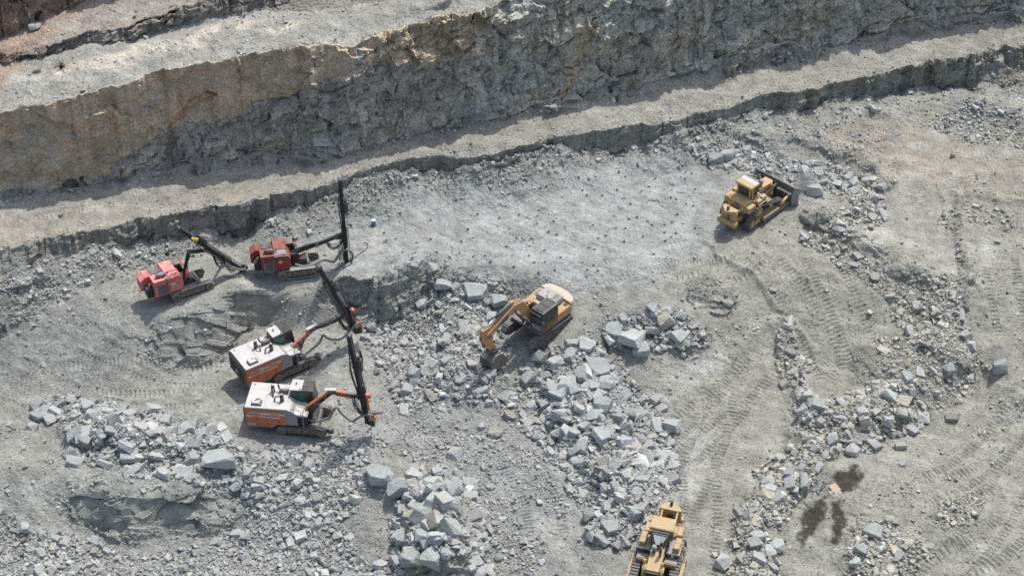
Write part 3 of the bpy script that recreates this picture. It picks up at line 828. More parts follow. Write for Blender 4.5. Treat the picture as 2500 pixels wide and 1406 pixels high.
taken = []
for px, py, wpx, shp, lab in BIG:
    x, y, z = ground_at(px, py + wpx * .22)
    dep = float(proj(x, y, z)[2])
    size = wpx * dep / FPX * 1.0
    dusty = any(k in lab for k in ('dusty', 'earth', 'brown', 'tan', 'outcrop', 'pinkish'))
    add_boulder(x, y, z, size, shp, lab, dusty=dusty, rz=random.uniform(-.5, .5), tiltmax=.3, sink=.3 if size > 2 else .2)
    taken.append((x, y, size * .45))
tk = np.array(taken)
# the largest scattered stones become boulders of their own
vis = (ST[:, 5] > 8) & (ST[:, 5] < 2492) & (ST[:, 6] > 8) & (ST[:, 6] < 1396) & (ST[:, 4] >= 0)
d = np.hypot(ST[:, None, 0] - tk[None, :, 0], ST[:, None, 1] - tk[None, :, 1]) if len(ST) < 20000 else None
clash = np.zeros(len(ST), bool)
for x, y, r_ in taken:
    clash |= (np.hypot(ST[:, 0] - x, ST[:, 1] - y) < r_ * .9) & (ST[:, 3] > .25)
ST = ST[~clash]; vis = vis[~clash]
order = np.argsort(-np.where(vis, ST[:, 3], 0))
NBIG = 300 - len(BIG)
chosen = []
for i in order:
    if len(chosen) >= NBIG: break
    x, y, s = ST[i, 0], ST[i, 1], ST[i, 3]
    if all((x - ST[j, 0]) ** 2 + (y - ST[j, 1]) ** 2 > (.42 * (s + ST[j, 3])) ** 2 for j in chosen):
        chosen.append(i)
# labels: zone, part of the zone, rank by size there
byz = {}
for i in chosen: byz.setdefault(int(ST[i, 4]), []).append(i)
ORD = ['biggest', 'second biggest', 'third biggest', 'fourth biggest', 'fifth biggest', 'sixth biggest', 'seventh biggest', 'eighth biggest', 'ninth biggest', 'tenth biggest', 'eleventh biggest', 'twelfth biggest', 'thirteenth biggest', 'fourteenth biggest', 'fifteenth biggest']
CELLN = {(0, 0): 'upper left part', (1, 0): 'upper middle', (2, 0): 'upper right part', (0, 1): 'left side', (1, 1): 'middle', (2, 1): 'right side', (0, 2): 'lower left part', (1, 2): 'lower middle', (2, 2): 'lower right part'}
for zi, ids in byz.items():
    ids = np.array(ids)
    allz = ST[ST[:, 4] == zi]
    cells = {}
    qx = np.quantile(allz[:, 5], [.333, .667]); qy = np.quantile(allz[:, 6], [.333, .667])
    for i in ids:
        c = (int(np.searchsorted(qx, ST[i, 5])), int(np.searchsorted(qy, ST[i, 6])))
        shp = (int(ST[i, 3] * 1e5)) % 6
        cells.setdefault((c, shp), []).append(i)
    for (c, shp), lst in cells.items():
        for k, i in enumerate(sorted(lst, key=lambda q: -ST[q, 3])):
            lab = f"{ORD[min(k, 14)]} {SHP[shp]} boulder, {CELLN[c]} of the {ZN[zi][5]}"
            if k == 0 and len(lst) == 1: lab = f"{SHP[shp]} grey boulder, {CELLN[c]} of the {ZN[zi][5]}"
            s = ST[i, 3]
            add_boulder(ST[i, 0], ST[i, 1], ST[i, 2] + .06 * random.random(), s * .95, shp, lab, group='boulders of the ' + ZN[zi][5])
mask = np.ones(len(ST), bool); mask[chosen] = False
ST = ST[mask]


def scatter(name, S, lib, label, cat, mat):
    n = len(S)
    kk = rng.integers(0, len(lib), n)
    vs, fs, cs = [], [], []
    off = 0
    for k, (V_, F_) in enumerate(lib):
        s_ = S[kk == k]; m_ = len(s_)
        if not m_: continue
        a = rng.uniform(0, 2 * np.pi, m_); b = rng.normal(0, .38, m_); c = rng.normal(0, .38, m_)
        ca, sa, cb, sb, cc, sc_ = np.cos(a), np.sin(a), np.cos(b), np.sin(b), np.cos(c), np.sin(c)
        Rz = np.zeros((m_, 3, 3)); Rz[:, 0, 0] = ca; Rz[:, 0, 1] = -sa; Rz[:, 1, 0] = sa; Rz[:, 1, 1] = ca; Rz[:, 2, 2] = 1
        Rx = np.zeros((m_, 3, 3)); Rx[:, 0, 0] = 1; Rx[:, 1, 1] = cb; Rx[:, 1, 2] = -sb; Rx[:, 2, 1] = sb; Rx[:, 2, 2] = cb
        Ry = np.zeros((m_, 3, 3)); Ry[:, 1, 1] = 1; Ry[:, 0, 0] = cc; Ry[:, 0, 2] = sc_; Ry[:, 2, 0] = -sc_; Ry[:, 2, 2] = cc
        M_ = Ry @ Rx @ Rz
        sq = rng.uniform(.8, 1.2, (m_, 1, 3))
        W = np.einsum('nij,nvj->nvi', M_, V_[None] * sq) * s_[:, 3][:, None, None]
        W += s_[:, None, :3]
        W[:, :, 2] += (s_[:, 3] * rng.uniform(.08, .26, m_))[:, None]
        vs.append(W.reshape(-1, 3))
        fs.append((F_[None] + (np.arange(m_) * len(V_))[:, None, None] + off).reshape(-1, 3))
        off += m_ * len(V_)
        br = rng.normal(1.0, .17, m_).clip(.5, 1.5)[:, None] * np.array([[.352, .362, .358]])
        warm_ = rng.random(m_) < .12
        br[warm_] *= np.array([1.06, 1.0, .90])
        ol = inpoly(s_[:, 5], s_[:, 6], [(1600, 640), (2600, 250), (2600, 1500), (1640, 1500), (1700, 1100), (1750, 860)])
        br[ol] *= np.array([1.03, 1.0, .93])
        cs.append(np.repeat(br, len(V_), 0))
    V_ = np.concatenate(vs).astype(np.float32); F_ = np.concatenate(fs).astype(np.int32); C_ = np.concatenate(cs)
    me = bpy.data.meshes.new(name)
    me.vertices.add(len(V_)); me.vertices.foreach_set('co', V_.reshape(-1))
    me.loops.add(F_.size); me.loops.foreach_set('vertex_index', F_.reshape(-1))
    me.polygons.add(len(F_)); me.polygons.foreach_set('loop_start', np.arange(0, F_.size, 3, dtype=np.int32))
    me.polygons.foreach_set('use_smooth', np.zeros(len(F_), bool))
    me.update(calc_edges=True)
    at = me.color_attributes.new('tint', 'FLOAT_COLOR', 'POINT')
    t4 = np.ones((len(V_), 4), np.float32); t4[:, :3] = C_
    at.data.foreach_set('color', t4.reshape(-1))
    me.materials.append(mat)
    o = bpy.data.objects.new(name, me); COL.objects.link(o)
    tag(o, label, cat, kind='stuff')
    print(name, n, 'stones', len(F_), 'tris')
    return o

bigs = ST[:, 3] > .17
scatter('rubble', ST[bigs], LIB, 'loose broken grey rock spread in piles and windrows over the quarry floor', 'rubble', M_rubble)
scatter('gravel', ST[~bigs], LIBS, 'small crushed grey gravel strewn over benches and quarry floor', 'gravel', M_rubble)
# ------------------------------------------------------------------ machine building kit
def paint(name, col, rough=.5, dust=.35, dustcol=(.36, .35, .32), metal=0.0, wear=0.0, wearcol=(.1, .09, .08)):
    m, n, l, b = nodes_mat(name)
    b.inputs['Roughness'].default_value = rough
    b.inputs['Metallic'].default_value = metal
    b.inputs['Specular IOR Level'].default_value = .35
    tc = n.new('ShaderNodeTexCoord')
    t = n.new('ShaderNodeTexNoise'); t.inputs['Scale'].default_value = 1.7; t.inputs['Detail'].default_value = 7; t.inputs['Roughness'].default_value = .65
    l.new(tc.outputs['Object'], t.inputs['Vector'])
    geo = n.new('ShaderNodeNewGeometry')
    sx = n.new('ShaderNodeSeparateXYZ'); l.new(geo.outputs['Normal'], sx.inputs[0])
    up = n.new('ShaderNodeMapRange'); l.new(sx.outputs[2], up.inputs[0])
    up.inputs[1].default_value = .2; up.inputs[2].default_value = .95; up.inputs[3].default_value = .35; up.inputs[4].default_value = 1.0
    mr = n.new('ShaderNodeMapRange'); l.new(t.outputs[0], mr.inputs[0])
    mr.inputs[1].default_value = .35; mr.inputs[2].default_value = .68; mr.inputs[3].default_value = dust * .3; mr.inputs[4].default_value = min(1, dust * 1.7)
    mu = n.new('ShaderNodeMath'); mu.operation = 'MULTIPLY'; l.new(up.outputs[0], mu.inputs[0]); l.new(mr.outputs[0], mu.inputs[1])
    mx = n.new('ShaderNodeMix'); mx.data_type = 'RGBA'
    l.new(mu.outputs[0], mx.inputs['Factor'])
    mx.inputs['A'].default_value = (*col, 1); mx.inputs['B'].default_value = (*dustcol, 1)
    out = mx.outputs['Result']
    if wear:
        t2 = n.new('ShaderNodeTexNoise'); t2.inputs['Scale'].default_value = 4.5; t2.inputs['Detail'].default_value = 8; t2.inputs['Roughness'].default_value = .7
        l.new(tc.outputs['Object'], t2.inputs['Vector'])
        m2 = n.new('ShaderNodeMapRange'); l.new(t2.outputs[0], m2.inputs[0])
        m2.inputs[1].default_value = .56; m2.inputs[2].default_value = .66; m2.inputs[3].default_value = 0; m2.inputs[4].default_value = wear
        x2 = n.new('ShaderNodeMix'); x2.data_type = 'RGBA'
        l.new(m2.outputs[0], x2.inputs['Factor']); l.new(out, x2.inputs['A']); x2.inputs['B'].default_value = (*wearcol, 1)
        out = x2.outputs['Result']
    l.new(out, b.inputs['Base Color'])
    rr = n.new('ShaderNodeMapRange'); l.new(mu.outputs[0], rr.inputs[0]); rr.inputs[3].default_value = rough; rr.inputs[4].default_value = .9
    l.new(rr.outputs[0], b.inputs['Roughness'])
    MATS[name] = m
    return m

M = dict(
    red=paint('faded_red_paint', (.58, .11, .10), .55, .75, (.72, .37, .35)),
    dred=paint('worn_red_paint', (.26, .03, .02), .5, .5, (.27, .17, .15), wear=.7, wearcol=(.10, .07, .06)),
    orange=paint('orange_paint', (.50, .13, .04), .5, .45),
    white=paint('white_paint', (.58, .57, .565), .45, .6, (.46, .45, .44)),
    grey=paint('grey_paint', (.24, .25, .26), .5, .4),
    dgrey=paint('dark_grey_paint', (.07, .072, .075), .55, .35),
    black=paint('black_steel', (.018, .018, .02), .5, .14),
    grille=paint('grille_mesh', (.10, .10, .10), .7, .6),
    yellow=paint('yellow_paint', (.46, .29, .115), .55, .6, (.44, .37, .26), wear=.35, wearcol=(.22, .17, .11)),
    exyel=paint('amber_paint', (.44, .235, .085), .55, .55, (.46, .37, .26), wear=.3, wearcol=(.24, .19, .14)),
    cream=paint('sun_bleached_paint', (.50, .42, .30), .55, .6, (.50, .47, .42), wear=.3, wearcol=(.3, .27, .22)),
    steel=paint('track_steel', (.10, .10, .105), .45, .55, (.25, .245, .24), metal=.3),
    shoe=paint('bright_track_steel', (.30, .30, .295), .45, .5, (.36, .355, .34), metal=.3),
    chrome=paint('chrome_rod', (.75, .76, .78), .2, .1, metal=.8),
    hose=paint('black_rubber', (.022, .022, .024), .6, .2),
    lgrey=paint('pale_grey_paint', (.36, .355, .345), .55, .5),
    duct=paint('grey_dust_hose', (.16, .165, .165), .7, .35),
    glass=paint('tinted_glass', (.03, .045, .045), .08, .10, (.2, .21, .21)),
    greenglass=paint('green_glass', (.035, .11, .085), .08, .15, (.2, .24, .22)),
    dustglass=paint('dusty_windscreen', (.30, .31, .32), .5, .6, (.5, .5, .5)),
    rust=paint('burnt_exhaust', (.16, .12, .10), .6, .4),
    mudy=paint('muddy_frame', (.15, .13, .10), .7, .6, (.26, .25, .22)),
    decal=paint('white_decal', (.52, .50, .48), .5, .2),
    ink=paint('black_lettering', (.03, .03, .035), .5, .05),
    blue=paint('blue_plastic', (.03, .17, .34), .4, .15),
    ywrap=paint('yellow_wrap', (.65, .47, .03), .5, .1),
    card=paint('cardboard', (.42, .33, .26), .8, .3),
    pink=paint('pink_spray', (.75, .16, .25), .6, .1),
    twig=paint('dry_twigs', (.15, .09, .06), .8, .2),
)


class B:
    """collects shapes and links them as ONE mesh object"""
    def __init__(s):
        s.v, s.f, s.m, s.sm, s.mats = [], [], [], [], []
        s.X = Matrix.Identity(4)

    def mi(s, mat):
        if mat not in s.mats: s.mats.append(mat)
        return s.mats.index(mat)

    def add(s, vs, fs, mat, smooth=False):
        o = len(s.v); k = s.mi(mat)
        s.v += [tuple(s.X @ Vector(q)) for q in vs]
        for i, f in enumerate(fs):
            s.f.append([a + o for a in f]); s.m.append(k)
            s.sm.append(smooth[i] if isinstance(smooth, list) else smooth)
        return s

    def box(s, x0, x1, y0, y1, z0, z1, mat, c=0.0):
        """box with chamfered vertical and top edges"""
        if c <= 0:
            vs = [(x, y, z) for z in (z0, z1) for x, y in ((x0, y0), (x1, y0), (x1, y1), (x0, y1))]
            return s.add(vs, [(3, 2, 1, 0), (4, 5, 6, 7), (0, 1, 5, 4), (1, 2, 6, 5), (2, 3, 7, 6), (3, 0, 4, 7)], mat)
        def ring(z, e):
            return [(x0 + e + (c if k else 0), y0 + e, z) if 0 else p for p in (
                (x0 + c, y0 + e, z), (x1 - c, y0 + e, z), (x1 - e, y0 + c, z), (x1 - e, y1 - c, z), (x1 - c, y1 - e, z), (x0 + c, y1 - e, z), (x0 + e, y1 - c, z), (x0 + e, y0 + c, z))] if (k := 0) == 0 else 0
        rs = [ring(z0, 0), ring(z1 - c, 0), ring(z1, c * .9)]
        vs = sum(rs, []); fs = [tuple(range(7, -1, -1)), tuple(range(16, 24))]
        for a in (0, 8):
            for i in range(8): fs.append((a + i, a + (i + 1) % 8, a + 8 + (i + 1) % 8, a + 8 + i))
        return s.add(vs, fs, mat)

    def prism(s, prof, y0, y1, mat, axis='y', c=0.0):
        """profile polygon (x,z) pushed along y (or (x,y) along z)"""
        n = len(prof)
        cx = sum(p[0] for p in prof) / n; cz = sum(p[1] for p in prof) / n
        def pt(p, t, k=1.0):
            a, b_ = cx + (p[0] - cx) * k, cz + (p[1] - cz) * k
            return (a, t, b_) if axis == 'y' else (a, b_, t)
        if c:
            sz = max(abs(p[0] - cx) + abs(p[1] - cz) for p in prof); k = 1 - c / sz * 1.4
            ls = [(y0, k), (y0 + c, 1), (y1 - c, 1), (y1, k)]
        else: ls = [(y0, 1), (y1, 1)]
        vs = [pt(p, t, k) for t, k in ls for p in prof]
        fs = [tuple(range(n)), tuple(range(len(vs) - 1, len(vs) - n - 1, -1))]
        for a in range(len(ls) - 1):
            for i in range(n): fs.append((a * n + i, (a + 1) * n + i, (a + 1) * n + (i + 1) % n, a * n + (i + 1) % n))
        return s.add(vs, fs, mat)

    def cyl(s, p0, p1, r0, mat, r1=None, seg=14, cap=True):
        p0, p1 = Vector(p0), Vector(p1); r1 = r0 if r1 is None else r1
        d = (p1 - p0).normalized(); a = d.orthogonal().normalized(); b_ = d.cross(a)
        vs = []
        for p, r in ((p0, r0), (p1, r1)):
            for i in range(seg):
                t = 2 * math.pi * i / seg; vs.append(tuple(p + a * (r * math.cos(t)) + b_ * (r * math.sin(t))))
        fs = [(i, (i + 1) % seg, seg + (i + 1) % seg, seg + i) for i in range(seg)]; sm = [True] * seg
        if cap: fs += [tuple(range(seg - 1, -1, -1)), tuple(range(seg, 2 * seg))]; sm += [False, False]
        return s.add(vs, fs, mat, sm)

    def tube(s, pts, r, mat, seg=6, smooth_path=2):
        pts = [Vector(p) for p in pts]
        for _ in range(smooth_path):
            q = [pts[0]]
            for a, b_ in zip(pts[:-1], pts[1:]): q += [a.lerp(b_, .25), a.lerp(b_, .75)]
            pts = q + [pts[-1]]
        vs, fs = [], []
        a = None
        for i, p in enumerate(pts):
            d = (pts[min(i + 1, len(pts) - 1)] - pts[max(i - 1, 0)]).normalized()
            if a is None: a = d.orthogonal().normalized()
            a = (a - d * a.dot(d)).normalized(); b_ = d.cross(a)
            for k in range(seg):
                t = 2 * math.pi * k / seg; vs.append(tuple(p + a * (r * math.cos(t)) + b_ * (r * math.sin(t))))
        for i in range(len(pts) - 1):
            for k in range(seg): fs.append((i * seg + k, i * seg + (k + 1) % seg, (i + 1) * seg + (k + 1) % seg, (i + 1) * seg + k))
        n = len(fs)
        fs += [tuple(range(seg - 1, -1, -1)), tuple(range(len(vs) - seg, len(vs)))]
        return s.add(vs, fs, mat, [True] * n + [False, False])

    def beam(s, p0, p1, w, h, mat, up=(0, 0, 1), w1=None, h1=None):
        """rectangular bar from p0 to p1; w sideways, h along up"""
        p0, p1 = Vector(p0), Vector(p1); d = (p1 - p0).normalized()
        sd_ = d.cross(Vector(up)).normalized(); u = sd_.cross(d)
        w1 = w if w1 is None else w1; h1 = h if h1 is None else h1
        vs = []
        for p, a, b_ in ((p0, w, h), (p1, w1, h1)):
            for i, j in ((-1, -1), (1, -1), (1, 1), (-1, 1)): vs.append(tuple(p + sd_ * (a * .5 * i) + u * (b_ * .5 * j)))
        return s.add(vs, [(3, 2, 1, 0), (4, 5, 6, 7), (0, 1, 5, 4), (1, 2, 6, 5), (2, 3, 7, 6), (3, 0, 4, 7)], mat)

    def quad(s, a, b_, c, d, mat, th=.012):
        """thin plate with thickness th along its normal"""
        a, b_, c, d = map(Vector, (a, b_, c, d)); n = (b_ - a).cross(d - a).normalized() * th
        vs = [a, b_, c, d, a + n, b_ + n, c + n, d + n]
        return s.add([tuple(q) for q in vs], [(3, 2, 1, 0), (4, 5, 6, 7), (0, 1, 5, 4), (1, 2, 6, 5), (2, 3, 7, 6), (3, 0, 4, 7)], mat)

    def dome(s, c, r, h, mat, seg=14, rings=4):
        vs, fs = [], []
        for j in range(rings):
            t = math.pi / 2 * j / rings
            for i in range(seg):
                a = 2 * math.pi * i / seg
                vs.append((c[0] + r * math.cos(t) * math.cos(a), c[1] + r * math.cos(t) * math.sin(a), c[2] + h * math.sin(t)))
        vs.append((c[0], c[1], c[2] + h))
        for j in range(rings - 1):
            for i in range(seg): fs.append((j * seg + i, j * seg + (i + 1) % seg, (j + 1) * seg + (i + 1) % seg, (j + 1) * seg + i))
        for i in range(seg): fs.append(((rings - 1) * seg + i, (rings - 1) * seg + (i + 1) % seg, len(vs) - 1))
        return s.add(vs, fs, mat, True)

    def build(s, name, parent=None, label=None):
        me = bpy.data.meshes.new(name)
        me.from_pydata(s.v, [], s.f)
        for m_ in s.mats: me.materials.append(M[m_])
        me.polygons.foreach_set('material_index', s.m)
        me.polygons.foreach_set('use_smooth', s.sm)
        bm = bmesh.new(); bm.from_mesh(me); bmesh.ops.recalc_face_normals(bm, faces=bm.faces); bm.to_mesh(me); bm.free()
        me.update()
        o = bpy.data.objects.new(name, me); COL.objects.link(o)
        o.parent = parent
        if label: o['label'] = label
        return o


def root(name, loc, rz, label, cat, group=None, tilt=(0, 0)):
    o = bpy.data.objects.new(name, None); COL.objects.link(o)
    o.location = loc; o.rotation_mode = 'XYZ'; o.empty_display_size = .5
    # stand on the local slope
    n = Vector((-tilt[0], -tilt[1], 1)).normalized()
    q = Vector((0, 0, 1)).rotation_difference(n)
    o.rotation_euler = (q.to_matrix() @ Matrix.Rotation(rz, 3, 'Z')).to_euler()
    return tag(o, label, cat, group)


def text_on(parent, name, txt, size, loc, rot, mat='ink', extr=.006, parent_inv=None):
    c = bpy.data.curves.new(name, 'FONT'); c.body = txt; c.size = size; c.extrude = extr
    o = bpy.data.objects.new(name, c); COL.objects.link(o)
    dg = bpy.context.evaluated_depsgraph_get()
    me = bpy.data.meshes.new_from_object(o.evaluated_get(dg))
    bpy.data.objects.remove(o)
    me.materials.clear(); me.materials.append(M[mat])
    o = bpy.data.objects.new(name, me); COL.objects.link(o)
    o.parent = parent; o.location = loc; o.rotation_euler = rot
    return o


def offset_loop(prof, k=2):
    for _ in range(k):
        q = []
        n = len(prof)
        for i in range(n):
            a, b_ = prof[i], prof[(i + 1) % n]
            q += [(a[0] * .75 + b_[0] * .25, a[1] * .75 + b_[1] * .25), (a[0] * .25 + b_[0] * .75, a[1] * .25 + b_[1] * .75)]
        prof = q
    return prof


def track(parent, prof, y0, y1, pitch=.17, mat='steel', grouser=.05, wheels=(), rollers=None, framez=None, side=1, wheelmat='mudy', frame_mat='mudy', rim_label=None):
    """crawler track: belt of shoes round a closed (x,z) profile, wheels and frame as sub-parts"""
    b_ = B()
    loop = offset_loop(prof, 3)
    pts = [Vector((x, 0, z)) for x, z in loop]
    n = len(pts)
    seg = [(pts[(i + 1) % n] - pts[i]).length for i in range(n)]
    tot = sum(seg); cnt = int(round(tot / pitch)); stp = tot / cnt
    cx = sum(p.x for p in pts) / n; cz = sum(p.z for p in pts) / n
    i = 0; acc = 0.0
    area = sum(pts[k].x * pts[(k + 1) % n].z - pts[(k + 1) % n].x * pts[k].z for k in range(n))
    sg = 1 if area > 0 else -1
    for k in range(cnt):
        t = k * stp
        while acc + seg[i] < t: acc += seg[i]; i = (i + 1) % n
        a, c_ = pts[i], pts[(i + 1) % n]
        p = a.lerp(c_, (t - acc) / seg[i]); d = (c_ - a).normalized()
        nrm = Vector((d.z, 0, -d.x)) * sg
        hw = stp * .46
        for (e0, e1, q0, q1) in ((-hw, hw, -.02, .025), (hw - .04, hw, .025, .025 + grouser)):
            vs = []
            for yy in (y0, y1):
                for e, q in ((e0, q0), (e1, q0), (e1, q1), (e0, q1)): vs.append(tuple(p + d * e + nrm * q + Vector((0, yy, 0))))
            b_.add(vs, [(0, 1, 2, 3), (7, 6, 5, 4), (0, 4, 5, 1), (1, 5, 6, 2), (2, 6, 7, 3), (3, 7, 4, 0)], mat)
    # chain under the shoes
    inner = [(cx + (p.x - cx) * 1 - 0, p.z) for p in pts]
    ym = (y0 + y1) / 2
    for yy in (ym - .12, ym + .08):
        vs = [];
        for k in range(n):
            d = (pts[(k + 1) % n] - pts[k - 1]).normalized(); nr = Vector((d.z, 0, -d.x)) * sg
            for q in (-.03, -.12):
                for y2 in (yy, yy + .04): vs.append(tuple(pts[k] + nr * q + Vector((0, y2, 0))))
        fs = []
        for k in range(n):
            a0, b0 = k * 4, ((k + 1) % n) * 4
            fs += [(a0, a0 + 1, b0 + 1, b0), (a0 + 2, b0 + 2, b0 + 3, a0 + 3), (a0, b0, b0 + 2, a0 + 2), (a0 + 1, a0 + 3, b0 + 3, b0 + 1)]
        b_.add(vs, fs, 'black')
    o = b_.build('track', parent)
    out = y0 if side < 0 else y1
    for (wx, wz, wr, nm, wm) in wheels:
        wb = B()
        wb.cyl((wx, ym - .2, wz), (wx, ym + .2, wz), wr, 'mudy', seg=20)
        e = out - .03 * side if 0 else out + (.01 if side > 0 else -.01)
        inn = ym
        wb.cyl((wx, inn, wz), (wx, e - side * .06, wz), wr * .78, wm, seg=20)
        wb.cyl((wx, e - side * .06, wz), (wx, e, wz), wr * .45, wm, r1=wr * .4, seg=16)
        for q in range(6):
            t = q * math.pi / 3
            wb.cyl((wx + wr * .6 * math.cos(t), e - side * .06, wz + wr * .6 * math.sin(t)), (wx + wr * .6 * math.cos(t), e - side * .03, wz + wr * .6 * math.sin(t)), wr * .07, 'black', seg=6)
        wb.build(nm, o)
    if rollers:
        x0, x1, cnt_, zr, rr = rollers
        fb = B()
        for k in range(cnt_):
            x = x0 + (x1 - x0) * k / (cnt_ - 1)
            fb.cyl((x, y0 + .08, zr), (x, y1 - .08, zr), rr, 'mudy', seg=12)
        fb.box(x0 - .15, x1 + .15, y0 + .06, y1 - .06, zr + rr * .6, framez, frame_mat, c=.03)
        for k in range(3):
            x = x0 + (x1 - x0) * (k + .5) / 3
            fb.cyl((x, out - side * .05, (zr + framez) / 2 + .05), (x, out - side * .02, (zr + framez) / 2 + .05), .06, 'black', seg=8)
        fb.build('track_frame', o)
    return o


def hoses(b_, a, c_, n, r, sag, spread=.12, mat='hose', mid=None):
    a, c_ = Vector(a), Vector(c_)
    for k in range(n):
        s_ = sag * random.uniform(.6, 1.25)
        o1 = Vector([random.uniform(-spread, spread) for _ in range(3)]); o2 = Vector([random.uniform(-spread, spread) for _ in range(3)])
        m1 = a.lerp(c_, .3) + Vector((random.uniform(-.15, .15), random.uniform(-.15, .15), -s_)) + o1
        m2 = a.lerp(c_, .7) + Vector((random.uniform(-.15, .15), random.uniform(-.15, .15), -s_)) + o2
        b_.tube([a + o1 * .6, m1, m2, c_ + o2 * .6], r, mat, 5, 2)


def ground_z(x, y):
    ci = int(np.clip(round((x - XS[0]) / DX), 0, NC - 1))
    col_y = Y[:, ci]; k = int(np.argmin(np.abs(col_y[:NF] - y)))
    return float(Z[k, ci])
# ------------------------------------------------------------------ drill rigs
def make_mast(parent, p_bot, p_top, y, carr, style, yellow=False):
    """drill mast in the plane y=const from p_bot (x,z) to p_top; carr = where the boom holds it"""
    b0 = Vector((p_bot[0], y, p_bot[1])); t0 = Vector((p_top[0], y, p_top[1]))
    d = (t0 - b0).normalized(); L = (t0 - b0).length
    side = Vector((0, 1, 0)); frt = side.cross(d) * -1          # points away from the machine
    if frt.x < 0: frt = -frt
    X_ = Matrix(((side.x, frt.x, d.x, b0.x), (side.y, frt.y, d.y, b0.y), (side.z, frt.z, d.z, b0.z), (0, 0, 0, 1)))
    # local: x = sideways, y = away from machine, z = along the mast
    b_ = B(); b_.X = X_
    for sx in (-.14, .14):
        b_.box(sx - .035, sx + .035, -.16, .10, .25, L, 'black')
        b_.box(sx - .055, sx + .055, .10, .135, .25, L, 'dgrey')
    k = 0
    z = .35
    while z < L - .2:                                           # lacing between the rails
        b_.box(-.17, .17, -.15, -.12, z, z + .07, 'black')
        b_.beam((-.15, -.135, z + .05), (.15, -.135, z + .42), .03, .04, 'black', up=(0, 1, 0))
        z += .42
    b_.box(-.18, .18, -.18, .18, L - .1, L + .06, 'black')
    b_.cyl((-.2, .02, L - .02), (.2, .02, L - .02), .13, 'dgrey', seg=14)
    b_.box(-.2, .2, -.18, .22, .12, .32, 'black')
    mast = b_.build('mast', parent)
    f = B(); f.X = X_
    zc = min(L * .62, L - 2.0)
    f.box(-.15, .15, .14, .46, zc, zc + .95, 'dgrey', c=.03)
    f.cyl((0, .3, zc + .95), (0, .3, zc + 1.2), .1, 'black'); f.box(-.2, .2, .12, .2, zc + .1, zc + .8, 'black')
    f.cyl((.2, .3, zc + .3), (.2, .3, zc + .7), .08, 'grey')
    f.build('rock_drill', mast)
    r_ = B(); r_.X = X_
    r_.cyl((0, .3, -.05), (0, .3, zc), .04, 'shoe', seg=8)
    r_.build('drill_rod', mast)
    c_ = B(); c_.X = X_
    c_.cyl((-.05, -.02, L * .15), (-.05, -.02, L * .62), .05, 'grey', seg=8); c_.cyl((-.05, -.02, L * .62), (-.05, -.02, L * .9), .025, 'chrome', seg=6)
    c_.build('feed_cylinder', mast)
    q = B(); q.X = X_                                           # rod magazine beside the rails
    for a_ in range(6):
        t = a_ * math.pi / 3
        q.cyl((.42 + .11 * math.cos(t), .05 + .11 * math.sin(t), L * .2), (.42 + .11 * math.cos(t), .05 + .11 * math.sin(t), L * .62), .032, 'dgrey', seg=6)
    for zz in (.2, .41, .62): q.box(.2, .6, -.14, .24, L * zz - .03, L * zz + .03, 'black')
    q.build('rod_magazine', mast)
    h = B(); h.X = X_                                           # dust hood at the foot
    h.cyl((0, .28, -.12), (0, .28, .28), .2, 'hose', r1=.15, seg=14); h.box(-.24, .24, .0, .14, .05, .2, 'black')
    h.build('dust_hood', mast)
    # hose bundles hanging along the mast
    hb = B(); hb.X = X_
    for k in range(14):
        x1 = random.choice((-1, 1)) * random.uniform(.18, .42)
        hb.tube([(x1 * .6, -.15, L * .9 - k * .15), (x1 * 1.3, -.22, L * .78), (x1 * 1.5, -.3, L * .62), (x1, -.2, L * .45), (x1 * .8, -.22, L * .3)], .022, random.choice(('hose', 'hose', 'dgrey')), 5)
    for k in range(5):
        x1 = .3 + .1 * k
        hb.tube([(.2, 0, L * .8), (x1 + .1, .25, L * .78), (x1 + .25, .3, L * .66), (x1 + .1, .2, L * .56), (.22, 0, L * .6)], .022, 'hose', 5)
    hb.build('hose_bundle', mast)
    if yellow:
        yb = B(); yb.X = X_
        for k in range(3):
            yb.dome((-.42 + random.uniform(-.1, .1), random.uniform(-.1, .15), L * .82 - k * .16), .13, .13, 'ywrap', 8, 3)
            yb.cyl((-.42, 0, L * .82 - k * .16 - .12), (-.42, 0, L * .82 - k * .16), .12, 'ywrap', seg=8)
        yb.build('wrapped_hose_end', mast, 'bright yellow wrapping hanging from the mast')
    return mast, X_, L


